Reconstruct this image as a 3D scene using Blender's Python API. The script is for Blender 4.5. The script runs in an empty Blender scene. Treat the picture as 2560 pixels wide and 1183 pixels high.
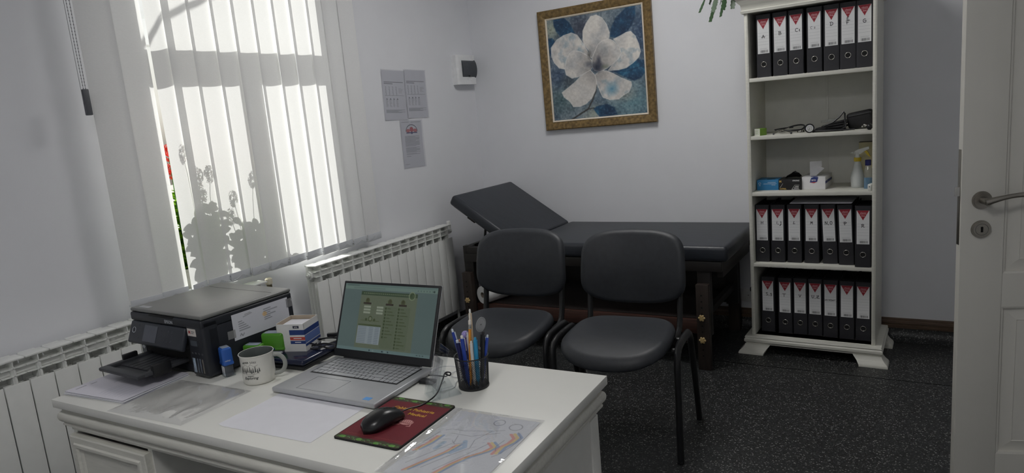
import bpy, bmesh, math, random
import numpy as np
from mathutils import Vector, Matrix

random.seed(7)
rng = np.random.default_rng(11)
SC = bpy.context.scene
COL = SC.collection
PI = math.pi

# ---------------------------------------------------------------- camera
cam_data = bpy.data.cameras.new('camera')
cam_data.sensor_fit = 'HORIZONTAL'
cam_data.sensor_width = 36.0
cam_data.lens = 24.05
cam_data.clip_start = 0.02
cam = bpy.data.objects.new('camera', cam_data)
COL.objects.link(cam)
_right = Vector((0.858977, 0.504658, -0.0864786))
_fwd = Vector((-0.51178, 0.841142, -0.174817))
_up = Vector((-0.0154819, 0.194422, 0.980796))
cam.matrix_world = Matrix(((_right.x, _up.x, -_fwd.x, 2.76789),
                           (_right.y, _up.y, -_fwd.y, -4.21396),
                           (_right.z, _up.z, -_fwd.z, 1.42012),
                           (0, 0, 0, 1)))
SC.camera = cam

# ---------------------------------------------------------------- sky, sun, exposure
world = bpy.data.worlds.new('sky')
SC.world = world
world.use_nodes = True
wn = world.node_tree
wn.nodes.clear()
w_out = wn.nodes.new('ShaderNodeOutputWorld')
w_bg = wn.nodes.new('ShaderNodeBackground')
w_sky = wn.nodes.new('ShaderNodeTexSky')
w_sky.sky_type = 'NISHITA'
w_sky.sun_disc = False
w_sky.sun_elevation = math.radians(38)
w_sky.sun_rotation = math.radians(285)
w_sky.air_density = 1.0
w_sky.dust_density = 3.0
w_hs = wn.nodes.new('ShaderNodeHueSaturation')
w_hs.inputs['Saturation'].default_value = 0.35
wn.links.new(w_sky.outputs[0], w_hs.inputs['Color'])
wn.links.new(w_hs.outputs[0], w_bg.inputs[0])
w_bg.inputs[1].default_value = 0.075
wn.links.new(w_bg.outputs[0], w_out.inputs[0])

FILL_FAR, FILL_NEAR = 16.0, 17.0               # emission of two unseen ceiling panels added to brighten the room
SLAT_T = 0.26                                   # share of light the blind fabric lets through
SUN_DIR = Vector((1.0, 0.08, -0.66))          # the way the sunlight travels
sun_data = bpy.data.lights.new('sun', 'SUN')
sun_data.energy = 9.0
sun_data.angle = math.radians(0.53)
sun_data.color = (1.0, 0.965, 0.91)
sun = bpy.data.objects.new('sun', sun_data)
COL.objects.link(sun)
sun.rotation_euler = SUN_DIR.to_track_quat('-Z', 'Y').to_euler()
sun.location = (-6, -1, 5)

SC.view_settings.view_transform = 'Standard'
SC.view_settings.look = 'None'
SC.view_settings.gamma = 1.0
SC.view_settings.use_curve_mapping = False
SC.view_settings.exposure = 0.0
SC.cycles.max_bounces = 14
SC.cycles.diffuse_bounces = 8
SC.cycles.glossy_bounces = 4
SC.cycles.transmission_bounces = 8
SC.cycles.transparent_max_bounces = 16
SC.cycles.caustics_reflective = False
SC.cycles.caustics_refractive = False
SC.cycles.sample_clamp_indirect = 6.0


# ---------------------------------------------------------------- materials
def lin(c):
    return tuple((v / 255 / 12.92) if v <= 10 else ((v / 255 + 0.055) / 1.055) ** 2.4 for v in c)


MATS = {}


def M(name, rgb=None, rough=0.5, metal=0.0, var=0.06, scale=25.0, bump=0.0, bscale=200.0, spec=0.5,
      coat=0.0, stretch=None, sheen=0.0):
    """procedural material: a base colour broken by noise, with an optional fine relief"""
    if name in MATS:
        return MATS[name]
    m = bpy.data.materials.new(name)
    m.use_nodes = True
    nt = m.node_tree
    b = nt.nodes['Principled BSDF']
    b.inputs['Roughness'].default_value = rough
    b.inputs['Metallic'].default_value = metal
    b.inputs['Specular IOR Level'].default_value = spec
    b.inputs['Coat Weight'].default_value = coat
    c = lin(rgb)
    tc = nt.nodes.new('ShaderNodeTexCoord')
    src = tc.outputs['Object']
    if stretch:
        mp = nt.nodes.new('ShaderNodeMapping')
        mp.inputs['Scale'].default_value = stretch
        nt.links.new(src, mp.inputs[0])
        src = mp.outputs[0]
    n = nt.nodes.new('ShaderNodeTexNoise')
    n.inputs['Scale'].default_value = scale
    n.inputs['Detail'].default_value = 4
    nt.links.new(src, n.inputs['Vector'])
    r = nt.nodes.new('ShaderNodeValToRGB')
    r.color_ramp.elements[0].position = 0.3
    r.color_ramp.elements[1].position = 0.7
    r.color_ramp.elements[0].color = tuple(max(0, v * (1 - var)) for v in c) + (1,)
    r.color_ramp.elements[1].color = tuple(min(1, v * (1 + var)) for v in c) + (1,)
    nt.links.new(n.outputs[0], r.inputs[0])
    nt.links.new(r.outputs[0], b.inputs['Base Color'])
    if bump > 0:
        n2 = nt.nodes.new('ShaderNodeTexNoise')
        n2.inputs['Scale'].default_value = bscale
        n2.inputs['Detail'].default_value = 3
        nt.links.new(src, n2.inputs['Vector'])
        bp = nt.nodes.new('ShaderNodeBump')
        bp.inputs['Strength'].default_value = bump
        bp.inputs['Distance'].default_value = 0.002
        nt.links.new(n2.outputs[0], bp.inputs['Height'])
        nt.links.new(bp.outputs[0], b.inputs['Normal'])
    MATS[name] = m
    return m


def M_print(name, rough=0.6, emit=0.0, coat=0.0):
    """flat print: the colour comes from the ink colours stored on the sheet"""
    if name in MATS:
        return MATS[name]
    m = bpy.data.materials.new(name)
    m.use_nodes = True
    nt = m.node_tree
    b = nt.nodes['Principled BSDF']
    a = nt.nodes.new('ShaderNodeAttribute')
    a.attribute_name = 'ink'
    b.inputs['Roughness'].default_value = rough
    b.inputs['Coat Weight'].default_value = coat
    if emit:
        b.inputs['Base Color'].default_value = (0.01, 0.01, 0.01, 1)
        nt.links.new(a.outputs['Color'], b.inputs['Emission Color'])
        b.inputs['Emission Strength'].default_value = emit
    else:
        n = nt.nodes.new('ShaderNodeTexNoise')
        n.inputs['Scale'].default_value = 60
        mx = nt.nodes.new('ShaderNodeMix')
        mx.data_type = 'RGBA'
        mx.blend_type = 'MULTIPLY'
        mx.inputs[0].default_value = 0.08
        nt.links.new(a.outputs['Color'], mx.inputs[6])
        nt.links.new(n.outputs[0], mx.inputs[7])
        nt.links.new(mx.outputs[2], b.inputs['Base Color'])
    MATS[name] = m
    return m


def M_clear(name, tint=(1, 1, 1), gloss=0.08, rough=0.03, bump=0.0, bscale=20, haze=0.0):
    """thin clear sheet: lets light straight through, with a mirror coat that grows at grazing angles"""
    if name in MATS:
        return MATS[name]
    m = bpy.data.materials.new(name)
    m.use_nodes = True
    nt = m.node_tree
    nt.nodes.clear()
    o = nt.nodes.new('ShaderNodeOutputMaterial')
    tr = nt.nodes.new('ShaderNodeBsdfTransparent')
    tr.inputs[0].default_value = tuple(tint) + (1,)
    gl = nt.nodes.new('ShaderNodeBsdfGlossy')
    gl.inputs['Roughness'].default_value = rough
    fr = nt.nodes.new('ShaderNodeLayerWeight')
    pw = nt.nodes.new('ShaderNodeMath')
    pw.operation = 'POWER'
    pw.inputs[1].default_value = 5.0
    nt.links.new(fr.outputs['Facing'], pw.inputs[0])
    ad = nt.nodes.new('ShaderNodeMath')
    ad.operation = 'MULTIPLY_ADD'
    ad.use_clamp = True
    ad.inputs[1].default_value = 0.85
    ad.inputs[2].default_value = gloss
    nt.links.new(pw.outputs[0], ad.inputs[0])
    mx = nt.nodes.new('ShaderNodeMixShader')
    nt.links.new(ad.outputs[0], mx.inputs[0])
    first = tr.outputs[0]
    if haze:
        df = nt.nodes.new('ShaderNodeBsdfDiffuse')
        df.inputs[0].default_value = (0.8, 0.8, 0.82, 1)
        hz = nt.nodes.new('ShaderNodeMixShader')
        hz.inputs[0].default_value = haze
        nt.links.new(tr.outputs[0], hz.inputs[1])
        nt.links.new(df.outputs[0], hz.inputs[2])
        first = hz.outputs[0]
    nt.links.new(first, mx.inputs[1])
    nt.links.new(gl.outputs[0], mx.inputs[2])
    if bump:
        tc = nt.nodes.new('ShaderNodeTexCoord')
        n2 = nt.nodes.new('ShaderNodeTexNoise')
        n2.inputs['Scale'].default_value = bscale
        n2.inputs['Distortion'].default_value = 1.2
        nt.links.new(tc.outputs['Object'], n2.inputs['Vector'])
        bp = nt.nodes.new('ShaderNodeBump')
        bp.inputs['Strength'].default_value = bump
        bp.inputs['Distance'].default_value = 0.01
        nt.links.new(n2.outputs[0], bp.inputs['Height'])
        nt.links.new(bp.outputs[0], gl.inputs['Normal'])
    nt.links.new(mx.outputs[0], o.inputs[0])
    MATS[name] = m
    return m


def M_slat():
    m = bpy.data.materials.new('blind_fabric')
    m.use_nodes = True
    nt = m.node_tree
    nt.nodes.clear()
    o = nt.nodes.new('ShaderNodeOutputMaterial')
    d = nt.nodes.new('ShaderNodeBsdfDiffuse')
    t = nt.nodes.new('ShaderNodeBsdfTranslucent')
    mx = nt.nodes.new('ShaderNodeMixShader')
    mx.inputs[0].default_value = SLAT_T
    tc = nt.nodes.new('ShaderNodeTexCoord')
    mp = nt.nodes.new('ShaderNodeMapping')
    mp.inputs['Scale'].default_value = (1, 1, 6)
    n = nt.nodes.new('ShaderNodeTexNoise')
    n.inputs['Scale'].default_value = 120
    nt.links.new(tc.outputs['Object'], mp.inputs[0])
    nt.links.new(mp.outputs[0], n.inputs['Vector'])
    r = nt.nodes.new('ShaderNodeValToRGB')
    r.color_ramp.elements[0].color = (0.80, 0.80, 0.80, 1)
    r.color_ramp.elements[1].color = (0.90, 0.90, 0.895, 1)
    nt.links.new(n.outputs[0], r.inputs[0])
    nt.links.new(r.outputs[0], d.inputs[0])
    nt.links.new(r.outputs[0], t.inputs[0])
    nt.links.new(d.outputs[0], mx.inputs[1])
    nt.links.new(t.outputs[0], mx.inputs[2])
    nt.links.new(mx.outputs[0], o.inputs[0])
    return m


def M_floor():
    m = bpy.data.materials.new('speckled_vinyl')
    m.use_nodes = True
    nt = m.node_tree
    b = nt.nodes['Principled BSDF']
    tc = nt.nodes.new('ShaderNodeTexCoord')
    v = nt.nodes.new('ShaderNodeTexVoronoi')
    v.inputs['Scale'].default_value = 230
    nt.links.new(tc.outputs['Object'], v.inputs['Vector'])
    sp_ = nt.nodes.new('ShaderNodeSeparateColor')
    nt.links.new(v.outputs['Color'], sp_.inputs[0])
    r = nt.nodes.new('ShaderNodeValToRGB')
    r.color_ramp.interpolation = 'CONSTANT'
    e = r.color_ramp.elements
    e[0].position = 0.0
    e[0].color = lin((36, 38, 39)) + (1,)
    e[1].position = 0.94
    e[1].color = lin((124, 124, 122)) + (1,)
    for p, c in ((0.35, (30, 32, 33)), (0.66, (46, 48, 49)), (0.84, (68, 70, 70))):
        q = r.color_ramp.elements.new(p)
        q.color = lin(c) + (1,)
    nt.links.new(sp_.outputs[0], r.inputs[0])
    nt.links.new(r.outputs[0], b.inputs['Base Color'])
    b.inputs['Roughness'].default_value = 0.45
    bp = nt.nodes.new('ShaderNodeBump')
    bp.inputs['Strength'].default_value = 0.2
    bp.inputs['Distance'].default_value = 0.001
    nt.links.new(v.outputs['Distance'], bp.inputs['Height'])
    nt.links.new(bp.outputs[0], b.inputs['Normal'])
    return m


WALL = M('wall_paint', (226, 227, 231), 0.85, var=0.012, scale=6, bump=0.06, bscale=300)
CEIL = M('ceiling_paint', (238, 238, 238), 0.9, var=0.01)
FLOOR = M_floor()
SLAT = M_slat()
WHITE = M('white_lacquer', (222, 222, 216), 0.45, var=0.03, scale=18, bump=0.05)
WHITEWOOD = M('whitewashed_wood', (214, 213, 204), 0.5, var=0.06, scale=9, stretch=(1.5, 14, 14), bump=0.15, bscale=30)
DESKTOP = M('desk_top_white', (228, 228, 222), 0.38, var=0.015, scale=7)
RADW = M('radiator_enamel', (232, 233, 230), 0.32, var=0.015)
PVC = M('window_pvc', (236, 238, 240), 0.35, var=0.01)
DOORM = M('door_paint', (206, 204, 196), 0.42, var=0.02, scale=10, bump=0.08, bscale=90, stretch=(1, 1, .15))
LEATHER = M('black_leatherette', (42, 45, 50), 0.5, var=0.12, scale=40, bump=0.12, bscale=260)
COUCHL = M('couch_leatherette', (40, 44, 51), 0.4, var=0.18, scale=14, bump=0.22, bscale=60, stretch=(1, 3, 1))
BLACKM = M('black_steel', (20, 21, 23), 0.38, var=0.1)
DARKWOOD = M('dark_stained_wood', (29, 25, 23), 0.5, var=0.3, scale=10, stretch=(1, 12, 12), bump=0.12)
REDWOOD = M('red_brown_wood', (70, 44, 36), 0.5, var=0.3, scale=8, stretch=(1, 10, 10), bump=0.1)
BINDER = M('binder_black', (36, 36, 41), 0.55, var=0.12, scale=60, bump=0.06)
CHROME = M('nickel', (190, 188, 182), 0.22, metal=1.0, var=0.05)
BRUSHED = M('brushed_nickel', (150, 146, 138), 0.38, metal=1.0, var=0.08)
BLACKP = M('black_plastic', (24, 25, 28), 0.4, var=0.1)
PRBLACK = M('printer_black', (30, 33, 40), 0.42, var=0.06, bump=0.05)
PRTOP = M('printer_lid', (110, 111, 109), 0.3, var=0.04, bump=0.06, bscale=500, spec=.8)  # lid itself is dark; the blind's reflection is put into this grey
GREYDARK = M('dark_grey_plastic', (58, 60, 64), 0.45, var=0.06)
PAPER = M('paper_white', (226, 226, 232), 0.8, var=0.015)
LAPTOP = M('laptop_silver', (176, 178, 181), 0.36, metal=0.25, var=0.03)
KEYS = M('laptop_key', (178, 180, 184), 0.4, metal=0.1, var=0.05)
GLASS = M_clear('window_glass', (0.97, 0.985, 0.98), 0.02, 0.0)
CLEAR = M_clear('clear_acrylic', (0.95, 0.965, 0.97), 0.05, 0.03)
FILM = M_clear('plastic_film', (0.98, 0.98, 0.985), 0.12, 0.07, bump=0.12, bscale=30, haze=0.08)
INK = M_print('printed_sheet')
INKG = M_print('printed_gloss', 0.35)
MARKER = M('marker_ink', (22, 22, 26), 0.6)
GREENLEAF = M('leaf_green', (58, 118, 30), 0.42, var=0.3, scale=30)


# ---------------------------------------------------------------- geometry helpers
class MB:
    """collects shapes in one bmesh, then links them as one mesh object"""

    def __init__(s):
        s.bm = bmesh.new()

    def _add(s, ret, mat4, bevel=0.0, seg=2):
        vs = ret['verts']
        bmesh.ops.transform(s.bm, matrix=mat4, verts=vs)
        if bevel > 0:
            es = list({e for v in vs for e in v.link_edges})
            bmesh.ops.bevel(s.bm, geom=es, offset=bevel, segments=seg, affect='EDGES', profile=0.5, clamp_overlap=True)
        return s

    def box(s, x0, x1, y0, y1, z0, z1, bevel=0.0, seg=2, rot=None):
        m = Matrix.Translation(((x0 + x1) / 2, (y0 + y1) / 2, (z0 + z1) / 2))
        if rot is not None:
            m = m @ rot
        m = m @ Matrix.Diagonal((abs(x1 - x0), abs(y1 - y0), abs(z1 - z0), 1))
        return s._add(bmesh.ops.create_cube(s.bm, size=1), m, bevel, seg)

    def obox(s, mat4, sx, sy, sz, bevel=0.0, seg=2):
        return s._add(bmesh.ops.create_cube(s.bm, size=1), mat4 @ Matrix.Diagonal((sx, sy, sz, 1)), bevel, seg)

    def cyl(s, p0, p1, r0, r1=None, seg=20, bevel=0.0):
        p0, p1 = Vector(p0), Vector(p1)
        d = p1 - p0
        q = d.to_track_quat('Z', 'Y').to_matrix().to_4x4()
        m = Matrix.Translation((p0 + p1) / 2) @ q
        ret = bmesh.ops.create_cone(s.bm, cap_ends=True, segments=seg, radius1=r0, radius2=r0 if r1 is None else r1,
                                    depth=d.length)
        bmesh.ops.transform(s.bm, matrix=m, verts=ret['verts'])
        if bevel:
            es = [e for e in {e for v in ret['verts'] for e in v.link_edges}
                  if any(len(f.verts) > 4 for f in e.link_faces)]
            bmesh.ops.bevel(s.bm, geom=es, offset=bevel, segments=2, affect='EDGES', clamp_overlap=True)
        return s

    def sphere(s, c, r, sx=1, sy=1, sz=1, seg=16, rot=None):
        ret = bmesh.ops.create_uvsphere(s.bm, u_segments=seg, v_segments=max(6, seg // 2), radius=r)
        m = Matrix.Translation(c) @ (rot if rot is not None else Matrix.Identity(4)) @ Matrix.Diagonal((sx, sy, sz, 1))
        bmesh.ops.transform(s.bm, matrix=m, verts=ret['verts'])
        return s

    def torus(s, c, R, r, axis='Y', seg=28, rs=8):
        pts = []
        for i in range(seg):
            a = 2 * PI * i / seg
            p = {'Y': (R * math.cos(a), 0, R * math.sin(a)), 'Z': (R * math.cos(a), R * math.sin(a), 0),
                 'X': (0, R * math.cos(a), R * math.sin(a))}[axis]
            pts.append(Vector(c) + Vector(p))
        return s.tube(pts, r, rs, closed=True)

    def tube(s, pts, r, seg=8, closed=False, flat=1.0, up=None):
        """sweep a round (or flattened) section along a path; r may be a list"""
        pts = [Vector(p) for p in pts]
        n = len(pts)
        rings = []
        prev = None
        for i, p in enumerate(pts):
            if closed:
                t = pts[(i + 1) % n] - pts[i - 1]
            else:
                t = pts[min(i + 1, n - 1)] - pts[max(i - 1, 0)]
            t.normalize()
            if up is not None:
                a = Vector(up).cross(t)
            elif prev is None:
                a = t.cross(Vector((0, 0, 1)) if abs(t.z) < 0.9 else Vector((1, 0, 0)))
            else:
                a = prev - t * prev.dot(t)
            a.normalize()
            prev = a
            b = t.cross(a)
            rr = r[i] if isinstance(r, (list, tuple)) else r
            rings.append([s.bm.verts.new(p + a * math.cos(2 * PI * k / seg) * rr + b * math.sin(2 * PI * k / seg) * rr * flat)
                          for k in range(seg)])
        m = n if closed else n - 1
        for i in range(m):
            A, B = rings[i], rings[(i + 1) % n]
            off = 0
            if closed and i == n - 1:
                off = min(range(seg), key=lambda o: (A[0].co - B[o].co).length)
            for k in range(seg):
                try:
                    s.bm.faces.new((A[k], A[(k + 1) % seg], B[(k + 1 + off) % seg], B[(k + off) % seg]))
                except ValueError:
                    pass
        if not closed:
            s.bm.faces.new(rings[0][::-1])
            s.bm.faces.new(rings[-1])
        return s

    def lathe(s, prof, c=(0, 0, 0), seg=32, caps=(False, False), axis=None):
        c = Vector(c)
        rings = []
        for r, z in prof:
            if r < 1e-6:
                rings.append([s.bm.verts.new(c + Vector((0, 0, z)))])
            else:
                rings.append([s.bm.verts.new(c + Vector((r * math.cos(2 * PI * k / seg), r * math.sin(2 * PI * k / seg), z)))
                              for k in range(seg)])
        for A, B in zip(rings[:-1], rings[1:]):
            for k in range(seg):
                k2 = (k + 1) % seg
                if len(A) == 1 and len(B) == 1:
                    continue
                if len(A) == 1:
                    s.bm.faces.new((A[0], B[k], B[k2]))
                elif len(B) == 1:
                    s.bm.faces.new((A[k], A[k2], B[0]))
                else:
                    s.bm.faces.new((A[k], A[k2], B[k2], B[k]))
        return s

    def prism(s, poly, mat4, depth):
        """polygon in local xy extruded by depth along local z"""
        lo = [s.bm.verts.new(mat4 @ Vector((x, y, 0))) for x, y in poly]
        hi = [s.bm.verts.new(mat4 @ Vector((x, y, depth))) for x, y in poly]
        n = len(poly)
        s.bm.faces.new(lo[::-1])
        s.bm.faces.new(hi)
        for i in range(n):
            s.bm.faces.new((lo[i], lo[(i + 1) % n], hi[(i + 1) % n], hi[i]))
        return s

    def rings(s, loops, cap0=True, cap1=True):
        """bridge a list of closed loops with equal counts"""
        L = [[s.bm.verts.new(Vector(p)) for p in lp] for lp in loops]
        n = len(L[0])
        for A, B in zip(L[:-1], L[1:]):
            for k in range(n):
                s.bm.faces.new((A[k], A[(k + 1) % n], B[(k + 1) % n], B[k]))
        if cap0:
            s.bm.faces.new(L[0][::-1])
        if cap1:
            s.bm.faces.new(L[-1])
        return s

    def poly(s, pts):
        s.bm.faces.new([s.bm.verts.new(Vector(p)) for p in pts])
        return s

    def xform(s, m):
        bmesh.ops.transform(s.bm, matrix=m, verts=s.bm.verts)
        return s

    def mesh(s, name, smooth=35):
        me = bpy.data.meshes.new(name)
        bmesh.ops.recalc_face_normals(s.bm, faces=s.bm.faces)
        s.bm.to_mesh(me)
        s.bm.free()
        if smooth:
            me.polygons.foreach_set('use_smooth', [True] * len(me.polygons))
            me.set_sharp_from_angle(angle=math.radians(smooth))
        return me

    def build(s, name, mat, parent=None, smooth=35, **kw):
        return link(name, s.mesh(name, smooth), mat, parent, **kw)


def link(name, me, mat=None, parent=None, loc=None, rot=None, label=None):
    o = bpy.data.objects.new(name, me)
    COL.objects.link(o)
    if mat is not None and me is not None and not me.materials:
        me.materials.append(mat)
    if parent is not None:
        o.parent = parent
    if loc is not None:
        o.location = loc
    if rot is not None:
        o.rotation_euler = rot
    if label:
        o['label'] = label
    return o


def tag(o, label, cat, group=None):
    o['label'] = label
    o['category'] = cat
    if group:
        o['group'] = group
    return o


def thing(name, label, cat, loc=(0, 0, 0), rotz=0.0, group=None, rot=None):
    o = bpy.data.objects.new(name, None)
    o.empty_display_size = 0.05
    COL.objects.link(o)
    o.location = loc
    o.rotation_euler = rot if rot is not None else (0, 0, rotz)
    return tag(o, label, cat, group)


def structure(o):
    o['kind'] = 'structure'
    return o


def copy_tree(src, parent=None):
    o = src.copy()
    COL.objects.link(o)
    if parent is not None:
        o.parent = parent
    for ch in list(src.children):
        copy_tree(ch, o)
    return o


def text_mesh(name, body, size, mat, parent, loc, rot, align='CENTER', extrude=0.0001, shear=0.0, space=1.0, wrap=None,
              bold=0.0):
    cu = bpy.data.curves.new(name, 'FONT')
    cu.body = body
    cu.size = size
    cu.align_x = align
    cu.align_y = 'CENTER'
    cu.extrude = extrude
    cu.shear = shear
    cu.space_character = space
    cu.offset = bold
    cu.resolution_u = 3
    tmp = bpy.data.objects.new(name, cu)
    COL.objects.link(tmp)
    dg = bpy.context.evaluated_depsgraph_get()
    me = bpy.data.meshes.new_from_object(tmp.evaluated_get(dg))
    bpy.data.objects.remove(tmp)
    bpy.data.curves.remove(cu)
    me.name = name
    if wrap:
        for v in me.vertices:
            v.co = wrap(v.co)
    me.materials.clear()
    return link(name, me, mat, parent, loc, rot)


RX90 = (PI / 2, 0, 0)      # stands text or a sheet up so that it faces -Y


class Pic:
    """a small raster of ink colours, drawn in code; x runs right and y runs DOWN, both 0..1"""

    def __init__(s, w, h, bg, aspect=None):
        s.w, s.h = w, h
        s.asp = aspect if aspect else w / h
        yy, xx = np.mgrid[0:h + 1, 0:w + 1]
        s.X = xx / w
        s.Y = yy / h
        s.a = np.empty((h + 1, w + 1, 3))
        s.a[:] = bg
        s.px = 1.0 / w

    def blend(s, mask, col):
        mask = np.clip(mask, 0, 1)[..., None]
        s.a = s.a * (1 - mask) + np.asarray(col, float) * mask

    def dist_seg(s, p, q):
        ax, ay = p[0], p[1] / s.asp
        bx, by = q[0], q[1] / s.asp
        dx, dy = bx - ax, by - ay
        L = dx * dx + dy * dy + 1e-12
        X, Y = s.X, s.Y / s.asp
        t = np.clip(((X - ax) * dx + (Y - ay) * dy) / L, 0, 1)
        return np.hypot(X - ax - t * dx, Y - ay - t * dy)

    def inside(s, pts):
        m = np.zeros(s.X.shape, bool)
        n = len(pts)
        for i in range(n):
            x0, y0 = pts[i]
            x1, y1 = pts[(i + 1) % n]
            if y0 == y1:
                continue
            c = ((s.Y >= min(y0, y1)) & (s.Y < max(y0, y1)))
            xi = x0 + (s.Y - y0) * (x1 - x0) / (y1 - y0)
            m ^= c & (s.X < xi)
        return m

    def poly(s, pts, col, alpha=1.0, soft=0.0):
        m = s.inside(pts).astype(float)
        if soft > 0:
            d = np.full(s.X.shape, 9.0)
            for i in range(len(pts)):
                d = np.minimum(d, s.dist_seg(pts[i], pts[(i + 1) % len(pts)]))
            sd = np.where(m > 0.5, d, -d)
            m = np.clip(sd / soft + 0.5, 0, 1)
        s.blend(m * alpha, col)
        return m

    def line(s, pts, w, col, alpha=1.0):
        d = np.full(s.X.shape, 9.0)
        for p, q in zip(pts[:-1], pts[1:]):
            d = np.minimum(d, s.dist_seg(p, q))
        s.blend(np.clip((w / 2 - d) / s.px + 0.5, 0, 1) * alpha, col)

    def ell(s, c, rx, ry, col, alpha=1.0, soft=None):
        d = np.hypot((s.X - c[0]) / rx, (s.Y - c[1]) / ry)
        s.blend(np.clip((1 - d) * rx / (soft or s.px) + 0.5, 0, 1) * alpha, col)

    def rect(s, x0, y0, x1, y1, col, alpha=1.0):
        s.blend(((s.X >= x0) & (s.X <= x1) & (s.Y >= y0) & (s.Y <= y1)) * alpha, col)

    def noise(s, scale, seed=0, oct=3):
        r = np.random.default_rng(seed)
        out = np.zeros(s.X.shape)
        amp = 1.0
        tot = 0
        for o in range(oct):
            nx = max(2, int(scale * 2 ** o)) + 2
            ny = max(2, int(scale * 2 ** o / s.asp)) + 2
            g = r.random((ny + 1, nx + 1))
            fx = s.X * (nx - 1)
            fy = s.Y * (ny - 1)
            ix = np.clip(fx.astype(int), 0, nx - 1)
            iy = np.clip(fy.astype(int), 0, ny - 1)
            tx = fx - ix
            ty = fy - iy
            tx = tx * tx * (3 - 2 * tx)
            ty = ty * ty * (3 - 2 * ty)
            out += amp * ((g[iy, ix] * (1 - tx) + g[iy, ix + 1] * tx) * (1 - ty) +
                          (g[iy + 1, ix] * (1 - tx) + g[iy + 1, ix + 1] * tx) * ty)
            tot += amp
            amp *= 0.5
        return out / tot

    def mesh(s, name, W, H, shape=None):
        """sheet in local XY, centred, top edge at +Y; shape(x, y) may bend it in Z"""
        w, h = s.w, s.h
        px = (s.X - 0.5) * W
        py = (0.5 - s.Y) * H
        pz = shape(px, py) if shape else np.zeros_like(px)
        co = np.stack([px, py, pz], -1).reshape(-1, 3)
        i = np.arange(h)[:, None] * (w + 1) + np.arange(w)[None, :]
        f = np.stack([i, i + w + 1, i + w + 2, i + 1], -1).reshape(-1, 4)
        me = bpy.data.meshes.new(name)
        me.from_pydata(co.tolist(), [], f.tolist())
        c = np.clip(s.a.reshape(-1, 3) / 255, 0, 1)
        c = np.where(c <= 0.04045, c / 12.92, ((c + 0.055) / 1.055) ** 2.4)
        at = me.color_attributes.new('ink', 'FLOAT_COLOR', 'POINT')
        at.data.foreach_set('color', np.concatenate([c, np.ones((len(c), 1))], 1).ravel())
        me.polygons.foreach_set('use_smooth', [True] * len(me.polygons))
        return me


def strokes_mesh(name, strokes, w):
    """pen strokes (lists of x, z points) as a flat ribbon in XZ facing -Y"""
    mb = MB()
    for st in strokes:
        for (x0, z0), (x1, z1) in zip(st[:-1], st[1:]):
            d = Vector((x1 - x0, 0, z1 - z0))
            if d.length < 1e-6:
                continue
            d.normalize()
            n = Vector((-d.z, 0, d.x)) * w / 2
            e = d * w * 0.35
            a, b = Vector((x0, 0, z0)) - e, Vector((x1, 0, z1)) + e
            mb.poly([a - n, b - n, b + n, a + n])
    return mb.mesh(name, 0)


def arc(cx, cy, rx, ry, a0, a1, n=10):
    return [(cx + rx * math.cos(math.radians(a0 + (a1 - a0) * i / n)), cy + ry * math.sin(math.radians(a0 + (a1 - a0) * i / n)))
            for i in range(n + 1)]


def rect_loop(x0, x1, y0, y1, z):
    return [(x0, y0, z), (x1, y0, z), (x1, y1, z), (x0, y1, z)]


def pillow(mb, outline, thick, inset, bend=None, rows=6, front=1.0, back=0.5):
    """upholstered cushion: closed outline (x, y) in local XY, bulging along +Z (front) and -Z (back)"""
    cx = sum(p[0] for p in outline) / len(outline)
    cy = sum(p[1] for p in outline) / len(outline)
    loops = []
    seq = []
    for i in range(rows + 1):
        a = PI / 2 * (i / rows)
        seq.append((1 - math.cos(a), -back * math.sin(a)))   # back side, from the middle outwards handled below
    prof = []
    for i in range(rows, 0, -1):                              # back: centre ring to rim
        a = PI / 2 * i / rows
        prof.append((1 - inset * (1 - math.cos(a)), -thick * back * math.sin(a)))
    prof.append((1.0, 0.0))
    for i in range(1, rows + 1):
        a = PI / 2 * i / rows
        prof.append((1 - inset * (1 - math.cos(a)), thick * front * math.sin(a)))
    # extra inner ring so that the crown stays gently domed
    prof = [(prof[0][0] * 0.5, prof[0][1] - thick * back * 0.06)] + prof + [(prof[-1][0] * 0.5, prof[-1][1] + thick * front * 0.08)]
    for sc, z in prof:
        lp = []
        for x, y in outline:
            X, Y, Z = cx + (x - cx) * sc, cy + (y - cy) * sc, z
            if bend:
                X, Y, Z = bend(X, Y, Z)
            lp.append((X, Y, Z))
        loops.append(lp)
    # cap with a centre vertex fan
    L = [[mb.bm.verts.new(Vector(p)) for p in lp] for lp in loops]
    n = len(outline)
    for A, B in zip(L[:-1], L[1:]):
        for k in range(n):
            mb.bm.faces.new((A[k], A[(k + 1) % n], B[(k + 1) % n], B[k]))
    for ring, z, rev in ((L[0], prof[0][1] - thick * back * 0.02, True), (L[-1], prof[-1][1] + thick * front * 0.02, False)):
        p = (cx, cy, z)
        c = mb.bm.verts.new(Vector(bend(*p) if bend else p))
        for k in range(n):
            a, b = ring[k], ring[(k + 1) % n]
            mb.bm.faces.new((c, b, a) if rev else (c, a, b))
    return mb


# ================================================================ THE ROOM
RX1, RY0, RH = 3.72, -5.40, 2.75       # right wall, front wall, ceiling
mb = MB().box(-0.32, RX1 + 0.15, RY0 - 0.25, 0.2, -0.12, 0.0)
structure(mb.build('floor', FLOOR, smooth=0))
structure(MB().box(-0.32, RX1 + 0.15, RY0 - 0.25, 0.2, RH, RH + 0.15).build('ceiling', CEIL, smooth=0))
structure(MB().box(-0.32, RX1 + 0.15, 0.0, 0.2, 0.0, RH).build('wall_back', WALL, smooth=0))
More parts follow.
